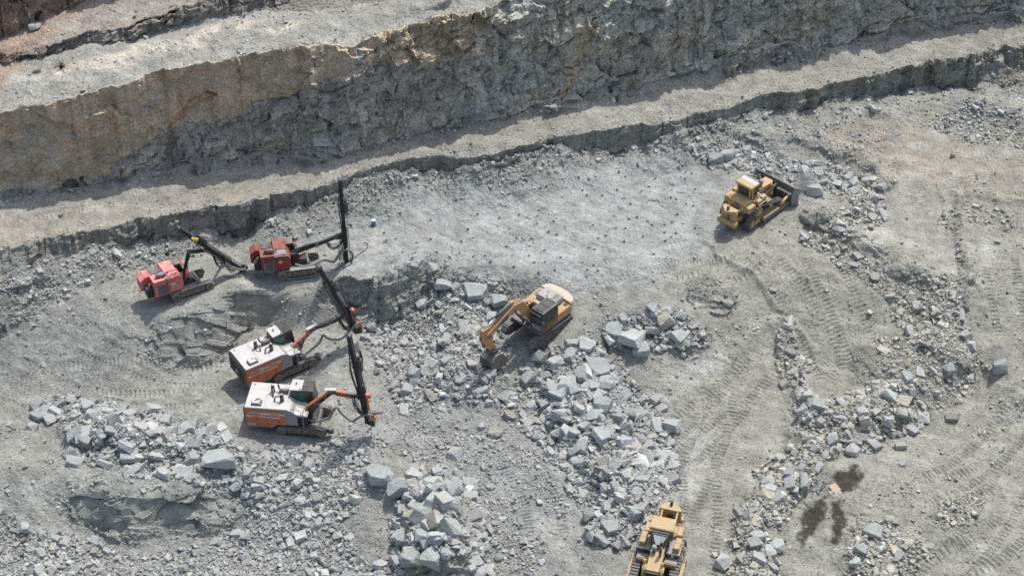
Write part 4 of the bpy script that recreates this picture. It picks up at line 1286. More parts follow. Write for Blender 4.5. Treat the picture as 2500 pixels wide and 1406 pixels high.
def rig_red(loc, rz, tilt, label, mat, grp, boom_pts, mast_b, mast_t, variant):
    t = root('drill_rig', loc, rz, label, 'drill rig', grp, tilt)
    t.scale = (.92, .92, .92)
    prof = [(-1.75, .42), (-1.45, .08), (1.45, .05), (1.8, .42), (1.6, .8), (1.2, .86), (-1.2, .86), (-1.65, .8)]
    for sy in (-1, 1):
        y0, y1 = (-1.18, -.80) if sy < 0 else (.80, 1.18)
        track(t, prof, y0, y1, .17, 'shoe', .05, [(-1.4, .45, .36, 'drive_sprocket', 'mudy'), (1.42, .43, .34, 'idler_wheel', 'mudy')], (-.9, .9, 5, .2, .12), .66, sy)
    c = B(); c.box(-1.3, .9, -.8, .8, .42, .86, 'mudy', c=.05); c.box(-.5, .7, -.45, .45, .86, 1.15, 'black', c=.04)
    c.cyl((.1, 0, .5), (.1, 0, 1.1), .5, 'black', seg=20); c.build('chassis', t)
    # engine house
    body = B()
    prof_b = [(-3.0, 1.05), (-.75, 1.0), (-.62, 1.35), (-.62, 2.05), (-.95, 2.5), (-3.0, 2.55)]
    body.prism(prof_b, -1.02, .88, mat, c=.04)
    body.prism([(-3.75, 1.25), (-3.0, 1.1), (-3.0, 2.5), (-3.3, 2.5), (-3.75, 2.2)], .0, .95, mat, c=.05)   # rear counter box
    body.box(-3.55, -3.0, -.75, .0, 1.0, 1.75, 'black', c=.04)
    body.tube([(-3.15, -.55, 2.2), (-3.35, -.6, 2.0), (-3.35, -.6, 1.4), (-3.2, -.5, 1.2)], .09, 'duct', 8)
    for xx in (-1.9, -1.2): body.box(xx, xx + .02, -1.028, .885, 1.08, 2.525 if xx < -1.8 else 2.3, 'dgrey')
    body.box(-2.98, -.66, -1.027, -1.0, 2.2, 2.215, 'dgrey')
    for k in range(4): body.cyl((-2.9 + k * .65, -1.035, 2.3), (-2.9 + k * .65, -1.0, 2.3), .025, 'black', seg=6)
    bo = body.build('engine_house', t)
    lid = B(); lid.prism([(-1.95, 2.56), (-.86, 2.50), (-.92, 2.66), (-1.9, 2.74)], -.42, .92, mat, c=.02)
    lid.cyl((-1.2, -.1, 2.66), (-1.2, -.1, 2.71), .035, 'black', seg=8); lid.cyl((-1.35, -.32, 2.68), (-1.35, -.32, 2.72), .03, 'black', seg=8)
    lid.build('roof_lid', bo)
    g = B(); g.box(-2.85, -2.05, .0, .82, 2.555, 2.60, 'dgrey' if variant else 'grille')
    for k in range(9): g.box(-2.85, -2.05, .03 + k * .088, .055 + k * .088, 2.60, 2.62, 'grille')
    g.build('roof_grille', bo)
    mf = B(); mf.cyl((-2.65, -.55, 2.78), (-1.95, -.62, 2.78), .15, 'grey' if variant == 0 else 'rust', seg=18)
    mf.cyl((-1.95, -.62, 2.78), (-1.78, -.64, 2.78), .07, 'rust'); mf.tube([(-1.78, -.64, 2.78), (-1.66, -.66, 2.78), (-1.62, -.66, 2.86)], .055, 'black', 8)
    mf.box(-2.5, -2.42, -.66, -.5, 2.54, 2.7, 'black'); mf.box(-2.15, -2.07, -.68, -.52, 2.54, 2.7, 'black')
    mf.build('exhaust_muffler', bo)
    sl = B()                                                     # sloping cover along the near edge
    sl.quad((-1.9, -1.08, 2.44), (-.85, -1.06, 2.38), (-.95, -.45, 2.62), (-1.9, -.45, 2.68), 'grey' if variant else mat, .02)
    sl.build('sloping_cover', bo)
    if variant == 0:
        st = B(); st.box(-1.99, -1.91, -1.035, .9, 2.56, 2.58, 'grey'); st.box(-1.99, -1.91, -1.05, -1.025, 1.0, 2.56, 'dgrey')
        st.build('lashing_strap', bo)
    sg_ = B()
    z0, z1 = (1.12, 2.05)
    sg_.box(-2.75, -2.05, -1.045, -1.025, z0, z1, 'dgrey'); 
    for k in range(11): sg_.box(-2.75, -2.05, -1.06, -1.045, z0 + .03 + k * .084, z0 + .06 + k * .084, 'grille')
    if variant:
        for xx in (-2.8, -2.05): sg_.box(xx, xx + .05, -1.10, -1.025, z0 - .05, z1 + .05, 'grey')
        sg_.box(-2.8, -2.0, -1.10, -1.025, z0 - .08, z0 - .03, 'grey'); sg_.box(-2.75, -2.05, -1.09, -1.065, z0, z1, 'dgrey')
    sg_.build('side_grille', bo)
    dr = B(); dr.box(-1.75, -.98, -1.05, -1.025, 1.12, 2.18, mat); dr.box(-1.6, -1.32, -1.06, -1.05, 1.7, 1.95, 'decal'); dr.cyl((-1.05, -1.07, 1.6), (-1.05, -1.03, 1.6), .04, 'black', seg=8)
    do = dr.build('side_door', bo)
    if variant == 0:
        dc = B(); dc.box(-1.62, -1.05, -1.062, -1.051, 1.38, 1.6, 'decal')
        for k in range(5): dc.box(-1.58 + k * .1, -1.53 + k * .1, -1.068, -1.062, 1.42, 1.56, 'ink')
        dc.build('worn_decal', bo)
    # operator cab at the far front
    cb = B(); cb.X = Matrix.Translation((-.55, 0, 0)); cb.prism([(-.62, 1.0), (.42, 1.0), (.5, 1.6), (.25, 2.36), (-.62, 2.4)], .38, 1.1, 'black', c=.03)
    cb.box(-.3, .28, .4, 1.08, 2.38, 2.42, 'dgrey')
    co = cb.build('operator_cab', t)
    cg = B(); cg.X = cb.X; cg.quad((-.2, .375, 1.5), (.35, .375, 1.5), (.2, .375, 2.25), (-.2, .375, 2.25), 'glass', .02); cg.quad((.49, .45, 1.65), (.49, 1.03, 1.65), (.29, 1.03, 2.3), (.29, .45, 2.3), 'glass', .02)
    cg.build('cab_window', co)
    gr = B(); gr.X = cb.X; gr.tube([(-.1, .3, 2.5), (.3, .3, 2.55), (.55, .3, 2.2), (.62, .3, 1.5)], .03, mat, 6); gr.tube([(.3, 1.12, 2.55), (.55, 1.12, 2.2), (.62, 1.12, 1.5)], .03, mat, 6); gr.tube([(.55, .3, 2.2), (.55, 1.12, 2.2)], .025, mat, 6, 0)
    gr.build('cab_guard', co)
    # boom
    P3 = [Vector((x, y, z)) for x, y, z in boom_pts]
    bb = B()
    bb.box(-.5, .1, P3[0].y - .3, P3[0].y + .3, .9, P3[0].z + .15, 'black', c=.04)
    for a, c_ in zip(P3[:-1], P3[1:]):
        bb.beam(a, c_, .22, .30, 'black', w1=.2, h1=.24)
    for p in P3: bb.cyl((p.x, p.y - .2, p.z), (p.x, p.y + .2, p.z), .14, 'dgrey', seg=12)
    boom = bb.build('boom', t)
    cy = B(); a = Vector((-.25, P3[0].y - .25, 1.25)); e = P3[0].lerp(P3[1], .75) + Vector((0, -.2, -.1))
    m_ = a.lerp(e, .6); cy.cyl(a, m_, .10, mat); cy.cyl(m_, e, .045, 'chrome', seg=8); cy.build('lift_cylinder', boom)
    mast, MX, L = make_mast(t, mast_b, mast_t, P3[-1].y - .05, None, 0, yellow=(variant == 0))
    end = P3[-1]
    db = Vector((mast_t[0] - mast_b[0], 0, mast_t[1] - mast_b[1])).normalized()
    tt_ = max(.15, ((end - Vector((mast_b[0], end.y, mast_b[1]))).dot(db)) / L)
    hold = Vector((mast_b[0], end.y, mast_b[1])) + db * (tt_ * L)
    ca = B(); ca.beam(end, hold, .34, .4, 'black'); ca.beam(hold - db * .9, hold + db * .9, .42, .26, 'dgrey', up=(0, 1, 0)); ca.cyl(hold - db * 1.4 + Vector((0, .28, 0)), hold + db * .4 + Vector((0, .28, 0)), .06, 'grey')
    ca.build('mast_carriage', mast)
    hs = B()
    for i in range(len(P3) - 1): hoses(hs, P3[i] + Vector((0, 0, .15)), P3[i + 1] + Vector((0, 0, .15)), 8, .022, -.08 if i == 0 else .1, .12)
    hoses(hs, P3[-2].lerp(P3[-1], .45), hold + Vector((.05, -.15, .1)), 10, .022, 1.1, .14)
    foot = Vector((mast_b[0], end.y, mast_b[1]))
    hoses(hs, hold + Vector((0, -.2, .3)), foot + db * .5 + Vector((-.3, -.2, .1)), 12, .02, .25, .22)
    hoses(hs, hold + Vector((-.2, -.1, 0)), foot + db * .3 + Vector((-.55, -.1, .2)), 8, .02, .5, .2)
    hs.build('boom_hoses', boom)
    du = B()
    if variant:
        du.tube([(-.3, -.55, 1.0), (.4, -.9, .85), (1.3, -.75, .9), (2.0, -.6, 1.15), (2.7, -.6, .75), foot + Vector((-1.0, -.3, .6)), foot + Vector((-.45, -.35, 1.6)), foot + Vector((.15, -.4, 1.75)), foot + Vector((.5, -.35, 1.2)), foot + Vector((.42, -.3, .4)), foot + Vector((.1, 0, .12))], .10, 'duct', 10)
    else:
        du.tube([(-.1, -.4, 1.6), (.4, -.6, 1.4), (.9, -.9, .7), (1.6, -1.0, .5), (2.3, -.7, 1.1), (3.0, -.4, 1.5), foot + Vector((-.9, -.4, .9)), foot + Vector((-.2, -.5, .35)), foot + Vector((.25, -.35, .35)), foot + Vector((.2, -.05, .65)), foot + Vector((.05, 0, .1))], .085, 'duct', 10)
    du.build('dust_hose', t)
    if variant == 0:
        ml = B(); ml.tube([(-.9, .95, 2.4), (-.85, 1.3, 2.6), (-.8, 1.55, 2.75)], .03, 'black'); ml.box(-.95, -.65, 1.5, 1.75, 2.6, 2.95, 'black', c=.04); ml.build('work_light', bo)
    return t


def rig_orange(loc, rz, tilt, label, boom_pts, mast_b, mast_t, y_m, variant, grp):
    t = root('drill_rig', loc, rz, label, 'drill rig', grp, tilt)
    prof = [(-1.72, .42), (-1.4, .06), (1.35, .04), (1.82, .42), (1.62, .78), (1.2, .86), (-1.2, .84), (-1.6, .78)]
    for sy in (-1, 1):
        y0, y1 = (-1.25, -.88) if sy < 0 else (.88, 1.25)
        track(t, prof, y0, y1, .16, 'steel', .03, [(-1.35, .43, .36, 'drive_sprocket', 'shoe' if 1 else ''), (1.42, .42, .34, 'idler_wheel', 'mudy')], (-.85, .95, 6, .18, .11), .68, sy)
    c = B(); c.box(-1.2, 1.2, -.88, .88, .38, .86, 'dgrey', c=.05); c.box(-.9, 1.0, -.6, .6, .86, 1.12, 'black', c=.04)
    c.cyl((2.0, -.9, .35), (2.0, -.9, .75), .24, 'dgrey', seg=12); c.beam((1.1, -.9, .6), (2.0, -.9, .55), .25, .22, 'dgrey')
    c.build('chassis', t)
    b = B()
    b.prism([(-3.72, 1.0), (-.95, 1.0), (-.95, 2.42), (-3.72, 2.42), (-3.85, 2.2), (-3.85, 1.25)], -1.235, 1.235, 'orange')
    b.prism([(-3.6, .72), (-2.0, .72), (-1.6, 1.0), (-3.72, 1.0)], -1.225, 1.225, 'orange')
    b.prism([(-.95, 1.05), (-.15, 1.05), (-.15, 1.95), (-.5, 2.3), (-.95, 2.42)], -1.235, .1, 'grey')
    body = b.build('engine_house', t)
    rf = B()
    rf.box(-3.76, -.9, -1.26, 1.26, 2.425, 2.5, 'white', c=.025)
    for xx in (-2.45,): rf.box(xx, xx + .015, -1.2, 1.2, 2.5, 2.506, 'dgrey')
    rf.box(-3.7, -2.45, .55, .56, 2.5, 2.505, 'grey')
    rf.cyl((-3.5, 1.0, 2.5), (-3.5, 1.0, 2.54), .05, 'black', seg=10); rf.cyl((-3.2, .2, 2.5), (-3.2, .2, 2.52), .025, 'black', seg=8)
    rf.prism([(-.9, 2.5), (-.9, 2.36), (-.2, 1.98), (.3, 1.98), (.3, 2.04), (-.2, 2.06)], -1.22, .1, 'white')
    roof = rf.build('roof', body)
    tr = B()                                                     # grey edge band and rear frame
    tr.box(-3.74, -.93, -1.27, -1.24, 2.36, 2.425, 'grey'); tr.prism([(-3.88, .95), (-3.8, .95), (-3.8, 2.42), (-3.88, 2.25)], -1.25, 1.25, 'dgrey')
    tr.prism([(-3.74, .70), (-2.0, .70), (-1.55, 1.02), (-1.7, 1.02), (-2.05, .78), (-3.7, .78)], -1.24, -1.235 + .0, 'grey')
    tr.box(-3.7, -3.05, -1.255, -1.24, .74, .98, 'grey')
    for k in range(5): tr.box(-3.62 + k * .12, -3.56 + k * .12, -1.262, -1.255, .78, 1.06, 'decal')
    tr.build('trim', body)
    rg = B()
    rg.box(-3.90, -3.88, -1.0, 1.0, 1.1, 2.1, 'black')
    for k in range(14): rg.box(-3.92, -3.90, -.98 + k * .145, -.95 + k * .145, 1.12, 2.08, 'dgrey')
    rg.build('rear_grille', body)
    em = B(); em.prism([(-.16, 1.45), (.16, 1.45), (0, 1.85)], 0, .02, 'decal')
    em2 = em; em = B(); vs = [(-3.94, -.17, 1.42), (-3.94, .17, 1.42), (-3.94, 0, 1.82), (-3.92, -.17, 1.42), (-3.92, .17, 1.42), (-3.92, 0, 1.82)]
    em.add(vs, [(0, 2, 1), (3, 4, 5), (0, 1, 4, 3), (1, 2, 5, 4), (2, 0, 3, 5)], 'decal'); em.build('emblem', body)
    # side stripes with rounded front ends and lettering
    sd_ = B()
    def stripe(x0, x1, z0, z1, m_, rounded=True):
        if rounded:
            r_ = (z1 - z0) / 2; pr = [(x0, z0), (x1 - r_, z0)] + [(x1 - r_ + r_ * math.sin(a), (z0 + z1) / 2 - r_ * math.cos(a)) for a in [k * math.pi / 6 for k in range(1, 6)]] + [(x1 - r_, z1), (x0, z1)]
            sd_.prism(pr, -1.25, -1.236, m_)
        else: sd_.box(x0, x1, -1.25, -1.236, z0, z1, m_)
    stripe(-3.45, -.98 + .55 * 0, 1.86, 2.06, 'decal'); stripe(-3.65, -3.35, 1.58, 1.76, 'decal', False); stripe(-3.3, -2.32, 1.64, 1.76, 'decal', False); stripe(-2.25, -1.3, 1.58, 1.70, 'decal')
    sd_.box(-2.33, -2.32, -1.245, -1.236, 1.05, 2.3, 'dgrey')
    for xx, zz in ((-2.95, 1.42), (-1.45, 1.30)): sd_.box(xx - .05, xx + .05, -1.26, -1.236, zz - .04, zz + .04, 'black')
    sd_.build('side_stripes', body)
    # rounded grey front end of the orange panel
    fr = B(); fr.prism([(-1.28, 1.08), (-.93, 1.08), (-.93, 2.40), (-1.28, 2.40)] + [(-1.28 + .34 * math.cos(a), 1.74 + .66 * math.sin(a)) for a in [math.pi / 2 - k * math.pi / 10 for k in range(0, 11)]], -1.248, -1.236, 'grey'); fr.build('front_panel', body)
    text_on(body, 'brand_lettering', 'ZEGA', .2, (-3.22, -1.252, 1.89), (math.pi / 2, 0, 0))
    tx = B(); tx.prism([(-3.42, 1.9), (-3.26, 1.9), (-3.34, 2.02)], -1.258, -1.25, 'ink'); tx.build('brand_emblem', body)
    text_on(body, 'model_lettering', 'TD40J.2', .2, (-2.0, -1.252, 1.89), (math.pi / 2, 0, 0), 'orange')
    text_on(body, 'small_lettering', 'T540-2', .11, (-3.15, -1.252, 1.66), (math.pi / 2, 0, 0))
    # roof fittings
    for nm, (ax_, ay) in (('air_filter', (-2.1, .42)), ('air_filter', (-1.3, -.42))):
        f = B(); f.cyl((ax_, ay, 2.5), (ax_, ay, 2.95), .15, 'dgrey', r1=.13, seg=16); f.cyl((ax_, ay, 2.95), (ax_, ay, 3.12), .115, 'black', r1=.12, seg=16); f.dome((ax_, ay, 3.12), .12, .05, 'grey')
        if ax_ < -2: f.tube([(ax_ + .05, ay - .1, 2.9), (ax_ + .1, ay - .35, 2.85), (ax_ + .12, ay - .5, 2.6), (ax_ + .1, ay - .5, 2.5)], .055, 'dgrey', 8)
        else: f.tube([(ax_ - .1, ay, 2.9), (ax_ - .4, ay + .02, 2.88), (ax_ - .52, ay - .05, 2.7), (ax_ - .52, ay - .08, 2.5)], .055, 'dgrey', 8)
        f.build(nm, roof)
    ex = B(); ex.cyl((-1.65, .42, 2.7), (-1.0, .42, 2.7), .14, 'rust', seg=18); ex.tube([(-1.62, .5, 2.72), (-1.72, .56, 2.8), (-1.72, .58, 3.0), (-1.78, .62, 3.06)], .06, 'black', 8); ex.box(-1.6, -1.05, .36, .48, 2.5, 2.6, 'dgrey'); ex.build('exhaust_muffler', roof)
    ht = B(); ht.box(-3.35, -2.62, -1.05, -.55, 2.505, 2.62, 'dgrey', c=.03); ht.box(-3.30, -2.78, -1.02, -.52, 2.62, 2.72, 'white', c=.03); ht.cyl((-2.95, -.7, 2.72), (-2.95, -.7, 2.78), .04, 'black', seg=8)
    if variant: ht.tube([(-3.1, -.8, 2.74), (-2.9, -.6, 2.78), (-2.75, -.62, 2.7)], .025, 'black', 5)
    ht.build('roof_hatch', roof)
    # cab
    cb = B()
    cb.prism([(-.85, 1.15), (.72, 1.15), (.85, 1.9), (.68, 3.0), (-.78, 3.0), (-.85, 2.4)], .17, 1.2, 'dgrey', c=.03)
    co = cb.build('operator_cab', t)
    cr = B(); cr.box(-.86, -.05, .14, 1.23, 3.0, 3.07, 'white', c=.02); cr.cyl((-.5, .75, 3.07), (-.5, .75, 3.2), .05, 'black', seg=8); cr.cyl((-.15, .25, 3.07), (-.15, .25, 3.16), .04, 'black', seg=8); cr.box(-.05, .72, .16, 1.21, 3.0, 3.03, 'black'); cr.build('cab_roof', co)
    gg = B()
    for k in range(12): gg.box(.0 + k * .065, .02 + k * .065, .16, 1.21, 3.10, 3.125, 'dgrey')
    for k in range(3): gg.box(-.02, .8, .2 + k * .46, .24 + k * .46, 3.07, 3.10, 'dgrey')
    gg.tube([(-.8, 1.3, 3.0), (-.5, 1.32, 3.2), (.2, 1.32, 3.25), (.8, 1.3, 3.15)], .03, 'grey', 6)
    gg.tube([(-.6, .1, 3.05), (.0, .08, 3.14), (.8, .1, 3.12)], .03, 'dgrey', 6)
    gg.build('roof_guard', co)
    wn = B(); wn.quad((-.74, .165, 1.85), (.02, .165, 1.85), (.02, .165, 2.85), (-.7, .165, 2.85), 'greenglass', .02); wn.build('side_window', co)
    wn = B(); wn.quad((.12, .165, 1.95), (.74, .165, 1.95), (.64, .165, 2.85), (.12, .165, 2.85), 'glass', .02); wn.build('side_window', co)
    wn = B(); wn.quad((-.865, 1.1, 2.45), (-.865, .27, 2.45), (-.80, .27, 2.92), (-.80, 1.1, 2.92), 'greenglass', .02); wn.build('rear_window', co)
    wn = B(); wn.quad((.865, .27, 1.95), (.865, 1.1, 1.95), (.70, 1.1, 2.9), (.70, .27, 2.9), 'glass', .02); wn.build('windscreen', co)
    # deck, ladder and rails
    dk = B(); dk.box(-.15, .55, -1.2, .1, 1.88, 1.97, 'white', c=.01); dk.box(-.1, .5, -1.15, .05, 1.1, 1.86, 'black')
    dk.build('deck', t)
    ld = B()
    for yy in (-1.3, -.95):
        ld.tube([(.25, yy, .95), (.25, yy, 2.45), (.30, yy, 2.52), (.5, yy, 2.52), (.52, yy, 2.4), (.52, yy, 1.97)], .02, 'grey', 6, 1)
    for k in range(4): ld.box(.2, .3, -1.3, -.95, 1.0 + k * .26, 1.03 + k * .26, 'grey')
    ld.tube([(-.6, -1.2, 2.3), (-.55, -1.22, 2.6), (-.1, -1.22, 2.55), (.1, -1.2, 2.35), (.12, -1.2, 2.0)], .02, 'grey', 6, 1)
    ld.build('ladder', t)
    P3 = [Vector(p) for p in boom_pts]
    bb = B(); y = P3[0].y
    bb.box(.25, .75, y - .28, y + .28, 1.1, P3[0].z + .1, 'black', c=.04)
    bb.beam(P3[0], P3[1], .24, .34, 'orange', w1=.24, h1=.32)
    for a, c_ in zip(P3[1:-1], P3[2:]):
        mid = a.lerp(c_, .45 if variant == 0 else .55)
        bb.beam(a, mid, .26, .32, 'orange' if variant else 'mudy'); bb.beam(mid, c_, .18, .24, 'mudy')
    for p in P3: bb.cyl((p.x, p.y - .2, p.z), (p.x, p.y + .2, p.z), .15, 'dgrey', seg=12)
    bb.beam(P3[1] + Vector((-.5, 0, .12)), P3[1] + Vector((.3, 0, .2)), .26, .06, 'white')
    for k in (.35, .75): q = P3[0].lerp(P3[1], k); bb.cyl(q + Vector((0, -.22, -.12)), q + Vector((0, -.05, .2)), .03, 'white', seg=6)
    boom = bb.build('boom', t)
    cy = B(); a = Vector((.5, y - .1, 1.35)); e = P3[0].lerp(P3[1], .7) + Vector((0, -.05, -.2)); m_ = a.lerp(e, .6); cy.cyl(a, m_, .09, 'dgrey'); cy.cyl(m_, e, .045, 'chrome', seg=8)
    cy.build('lift_cylinder', boom)
    mast, MX, L = make_mast(t, mast_b, mast_t, y_m, None, 1)
    end = P3[-1]; foot = Vector((mast_b[0], y_m, mast_b[1]))
    db = Vector((mast_t[0] - mast_b[0], 0, mast_t[1] - mast_b[1])).normalized()
    hold = foot + db * ((end - foot).dot(db))
    ca = B(); ca.beam(end, hold, .3, .36, 'black'); ca.beam(hold - db * 1.1, hold + db * 1.0, .42, .26, 'black', up=(0, 1, 0)); ca.cyl(hold - db * 1.6 + Vector((.1, .3, 0)), hold + db * .3 + Vector((.1, .3, 0)), .06, 'grey')
    ca.beam(hold - db * 1.1 + Vector((.3, -.12, 0)), hold - db * .2 + Vector((.3, -.12, 0)), .14, .16, 'orange', up=(0, 1, 0)); ca.box(hold.x + .25, hold.x + .6, hold.y - .3, hold.y + .05, hold.z + .1, hold.z + .42, 'orange', c=.02)
    ca.build('mast_carriage', mast)
    cw = B(); q = foot + db * .55; cw.beam(q + Vector((.25, 0, .5)), q + Vector((.6, -.05, -.05)), .2, .22, 'orange'); cw.cyl(q + Vector((.3, -.1, .45)), q + Vector((1.15, -.1, .75)), .10, 'duct', seg=12); cw.build('suction_hood', mast)
    hs = B()
    for i in range(len(P3) - 1): hoses(hs, P3[i] + Vector((0, -.12, .05)), P3[i + 1] + Vector((0, -.12, .05)), 8, .024, .18, .1)
    hoses(hs, P3[-1] + Vector((-.4, -.1, 0)), foot + db * 1.0, 10, .024, .75, .14)
    hoses(hs, hold + Vector((.1, -.1, .8)), foot + db * .7 + Vector((-.15, -.1, .1)), 18, .022, .3, .24)
    hoses(hs, (-.1 + .3, y + .3, 1.9), P3[0] + Vector((.3, 0, .2)), 6, .024, .2, .15)
    hs.build('boom_hoses', boom)
    du = B(); m1 = P3[0].lerp(P3[-1], .55)
    du.tube([(.5, y - .35, 1.2), (1.0, y - .5, 1.2), (1.9, y - .4, 1.5), m1 + Vector((-.2, -.2, -.9)), m1 + Vector((.1, -.15, -.25)), m1 + Vector((.35, -.15, -.9)), m1.lerp(foot, .5) + Vector((0, -.2, -.75)), foot + Vector((-.6, -.25, .75)), foot + Vector((.0, -.4, 1.25)), foot + Vector((.4, -.3, 1.1))], .085, 'duct', 10)
    du.build('dust_hose', t)
    return t

GR, GO = 'red drill rigs on the upper level', 'orange and white drill rigs on the lower level'
s0, s1, s2, s3 = SITE[0], SITE[1], SITE[2], SITE[3]
rig_red(s0[:3], R(30.6), (0, 0), 'faded pinkish-red crawler drill rig with its mast tilted back and a strap over the roof', 'red', GR,
        [(-.2, -.1, 1.6), (.45, -.1, 3.6), (1.9, -.1, 3.2), (2.9, -.1, 1.9)], (4.65, .05), (-.05, 6.2), 0)
rig_red(s1[:3], R(12.5), (0, 0), 'dark worn red crawler drill rig with its mast standing upright', 'dred', GR,
        [(-.5, 0, 1.7), (1.6, 0, 2.3), (3.25, 0, 2.8)], (3.93, -.05), (3.9, 8.4), 1)
rig_orange(s2[:3], R(34), (0, 0), 'orange and white drill rig standing behind, green cab windows, boom angled up',
           [(.35, -.4, 1.95), (2.1, -.4, 2.9), (4.55, -.4, 2.8)], (5.5, .8), (2.95, 8.15), -.45, 0, GO)
rig_orange(s3[:3], R(-6), (0, 0), 'orange and white drill rig in front, broadside on, with a bent orange boom',
           [(.35, -.4, 1.95), (2.25, -.4, 3.75), (4.05, -.4, 3.5)], (4.6, 1.0), (3.75, 8.95), -.45, 1, GO)
# ------------------------------------------------------------------ excavator
def excavator(loc, rz, label):
    t = root('excavator', loc, rz, label, 'excavator')
    prof = [(-2.2, .5), (-1.85, .06), (1.85, .04), (2.25, .5), (2.0, .92), (1.6, .98), (-1.6, .98), (-2.0, .9)]
    for sy in (-1, 1):
        y0, y1 = (-1.6, -1.05) if sy < 0 else (1.05, 1.6)
        track(t, prof, y0, y1, .19, 'steel', .03, [(-1.8, .5, .42, 'drive_sprocket', 'dgrey'), (1.85, .48, .40, 'idler_wheel', 'dgrey')], (-1.3, 1.3, 7, .18, .11), .75, sy, frame_mat='dgrey')
    c = B()
    c.prism([(-.9, -1.1), (.9, -1.1), (.55, -.4), (.55, .4), (.9, 1.1), (-.9, 1.1), (-.55, .4), (-.55, -.4)], .45, .85, 'dgrey', axis='z')
    c.cyl((0, 0, .85), (0, 0, 1.1), .72, 'black', seg=24); c.build('chassis', t)
    u = B()
    u.box(-2.0, 1.3, -1.45, 1.45, 1.1, 1.28, 'dgrey', c=.03)
    u.box(-2.0, .35, -1.47, -.75, 1.28, 2.05, 'exyel', c=.05)
    u.box(-2.0, .9, .75, 1.47, 1.28, 1.95, 'exyel', c=.05)
    u.box(-2.05, -.35, -.75, .75, 1.28, 2.12, 'cream', c=.03)
    body = u.build('upper_body', t)
    cw = B(); arc = [(-2.0, -1.46), (-2.0, 1.46)] + [(-2.0 - .85 * math.cos(a) ** .6, 1.42 * math.sin(a)) for a in [math.pi / 2 - k * math.pi / 12 for k in range(1, 12)]]
    cw.prism(arc, 1.15, 2.15, 'cream', axis='z', c=.06); cw.build('counterweight', body)
    hd = B(); hd.box(-1.95, -.75, -.85, .85, 2.12, 2.5, 'lgrey', c=.08); hd.box(-1.9, -.8, -.78, .8, 2.5, 2.53, 'lgrey', c=.01)
    for k in range(3): hd.box(-1.75, -1.2, .35 + k * .13, .41 + k * .13, 2.53, 2.54, 'ink'); hd.box(-1.15, -.85, .35 + k * .13, .41 + k * .13, 2.53, 2.54, 'ink')
    hd.box(-1.5, -1.4, -.3, -.2, 2.53, 2.56, 'ink'); hd.box(-1.1, -1.0, -.1, 0, 2.53, 2.56, 'ink'); hd.build('engine_hood', body)
    v = B(); v.box(-1.75, -1.0, -1.3, -.95, 2.05, 2.065, 'dgrey')
    for k in range(5): v.box(-1.72 + k * .15, -1.66 + k * .15, -1.28, -.97, 2.065, 2.075, 'mudy')
    v.build('roof_vent', body)
    v = B(); v.box(-1.9, -1.6, 1.0, 1.3, 1.95, 1.97, 'ink'); v.build('filler_hatch', body)
    v = B(); v.box(-.55, .35, 1.12, 1.38, 1.95, 1.955, 'cream')
    for k in range(6): v.box(-.5 + k * .13, -.44 + k * .13, 1.15, 1.35, 1.955, 1.97, 'dgrey')
    v.build('step_plate', body)
    d_ = B(); d_.box(-1.95, -1.1, -1.495, -1.47, 1.32, 1.98, 'cream'); d_.box(-1.7, -1.3, -1.51, -1.495, 1.42, 1.8, 'grille'); d_.box(-1.0, -.55, -1.49, -1.47, 1.32, 1.95, 'ink'); d_.build('side_door', body)
    rl = B(); rl.tube([(-.9, -1.4, 2.05), (-.9, -1.4, 2.35), (-.3, -1.4, 2.35), (-.3, -1.4, 2.05)], .02, 'dgrey', 6, 0); rl.tube([(.8, 1.4, 1.95), (.8, 1.4, 2.3), (.1, 1.4, 2.3), (.1, 1.4, 1.95)], .02, 'dgrey', 6, 0); rl.build('handrail', body)
    # cab on the machine's left = viewer's near side when it faces lower left
    cb = B(); ys, ye = .45, 1.47
    cb.prism([(-.55, 1.28), (1.15, 1.28), (1.25, 1.9), (1.05, 2.95), (-.5, 3.0), (-.6, 2.4)], ys, ye, 'dgrey', c=.03)
    cab = cb.build('operator_cab', t)
    for nm, q in (('side_window', ((1.15, ye + .005, 1.8), (.3, ye + .005, 1.8), (.3, ye + .005, 2.85), (1.0, ye + .005, 2.85))), ('side_window', ((.2, ye + .005, 1.8), (-.45, ye + .005, 1.8), (-.42, ye + .005, 2.85), (.2, ye + .005, 2.85))),
                  ('windscreen', ((1.26, ys + .08, 1.95), (1.26, ye - .08, 1.95), (1.08, ye - .08, 2.88), (1.08, ys + .08, 2.88)))):
        g = B(); g.quad(*q, 'glass', .018); g.build(nm, cab)
    lw_ = B(); lw_.quad((1.17, ys + .08, 1.35), (1.17, ye - .08, 1.35), (1.265, ye - .08, 1.88), (1.265, ys + .08, 1.88), 'grey', .02); lw_.build('lower_panel', cab)
    cr = B(); cr.box(-.55, 1.12, ys - .03, ye + .03, 2.99, 3.05, 'dgrey', c=.015)
    cr.box(-.42, 1.0, ys + .08, ye - .08, 3.05, 3.07, 'grey')
    for k in range(11): cr.box(-.4, 1.0, ys + .1 + k * .078, ys + .12 + k * .078, 3.10, 3.12, 'black')
    for k in range(3): cr.box(-.42 + k * .7, -.38 + k * .7, ys + .08, ye - .08, 3.07, 3.10, 'black')
    cr.build('cab_roof', cab)
    gg = B()
    for k in range(6): gg.box(1.30, 1.32, ys + .05 + k * .18, ys + .07 + k * .18, 1.9, 2.95, 'dgrey')
    for zz in (1.95, 2.4, 2.9): gg.box(1.29, 1.33, ys + .03, ye - .03, zz, zz + .03, 'dgrey')
    gg.build('front_guard', cab)
    mr = B(); mr.tube([(1.15, ye, 2.4), (1.35, ye + .2, 2.45)], .02, 'black', 5, 0); mr.box(1.32, 1.38, ye + .12, ye + .38, 2.2, 2.55, 'dgrey', c=.02); mr.build('mirror', cab)
    # boom
    bm_ = B()
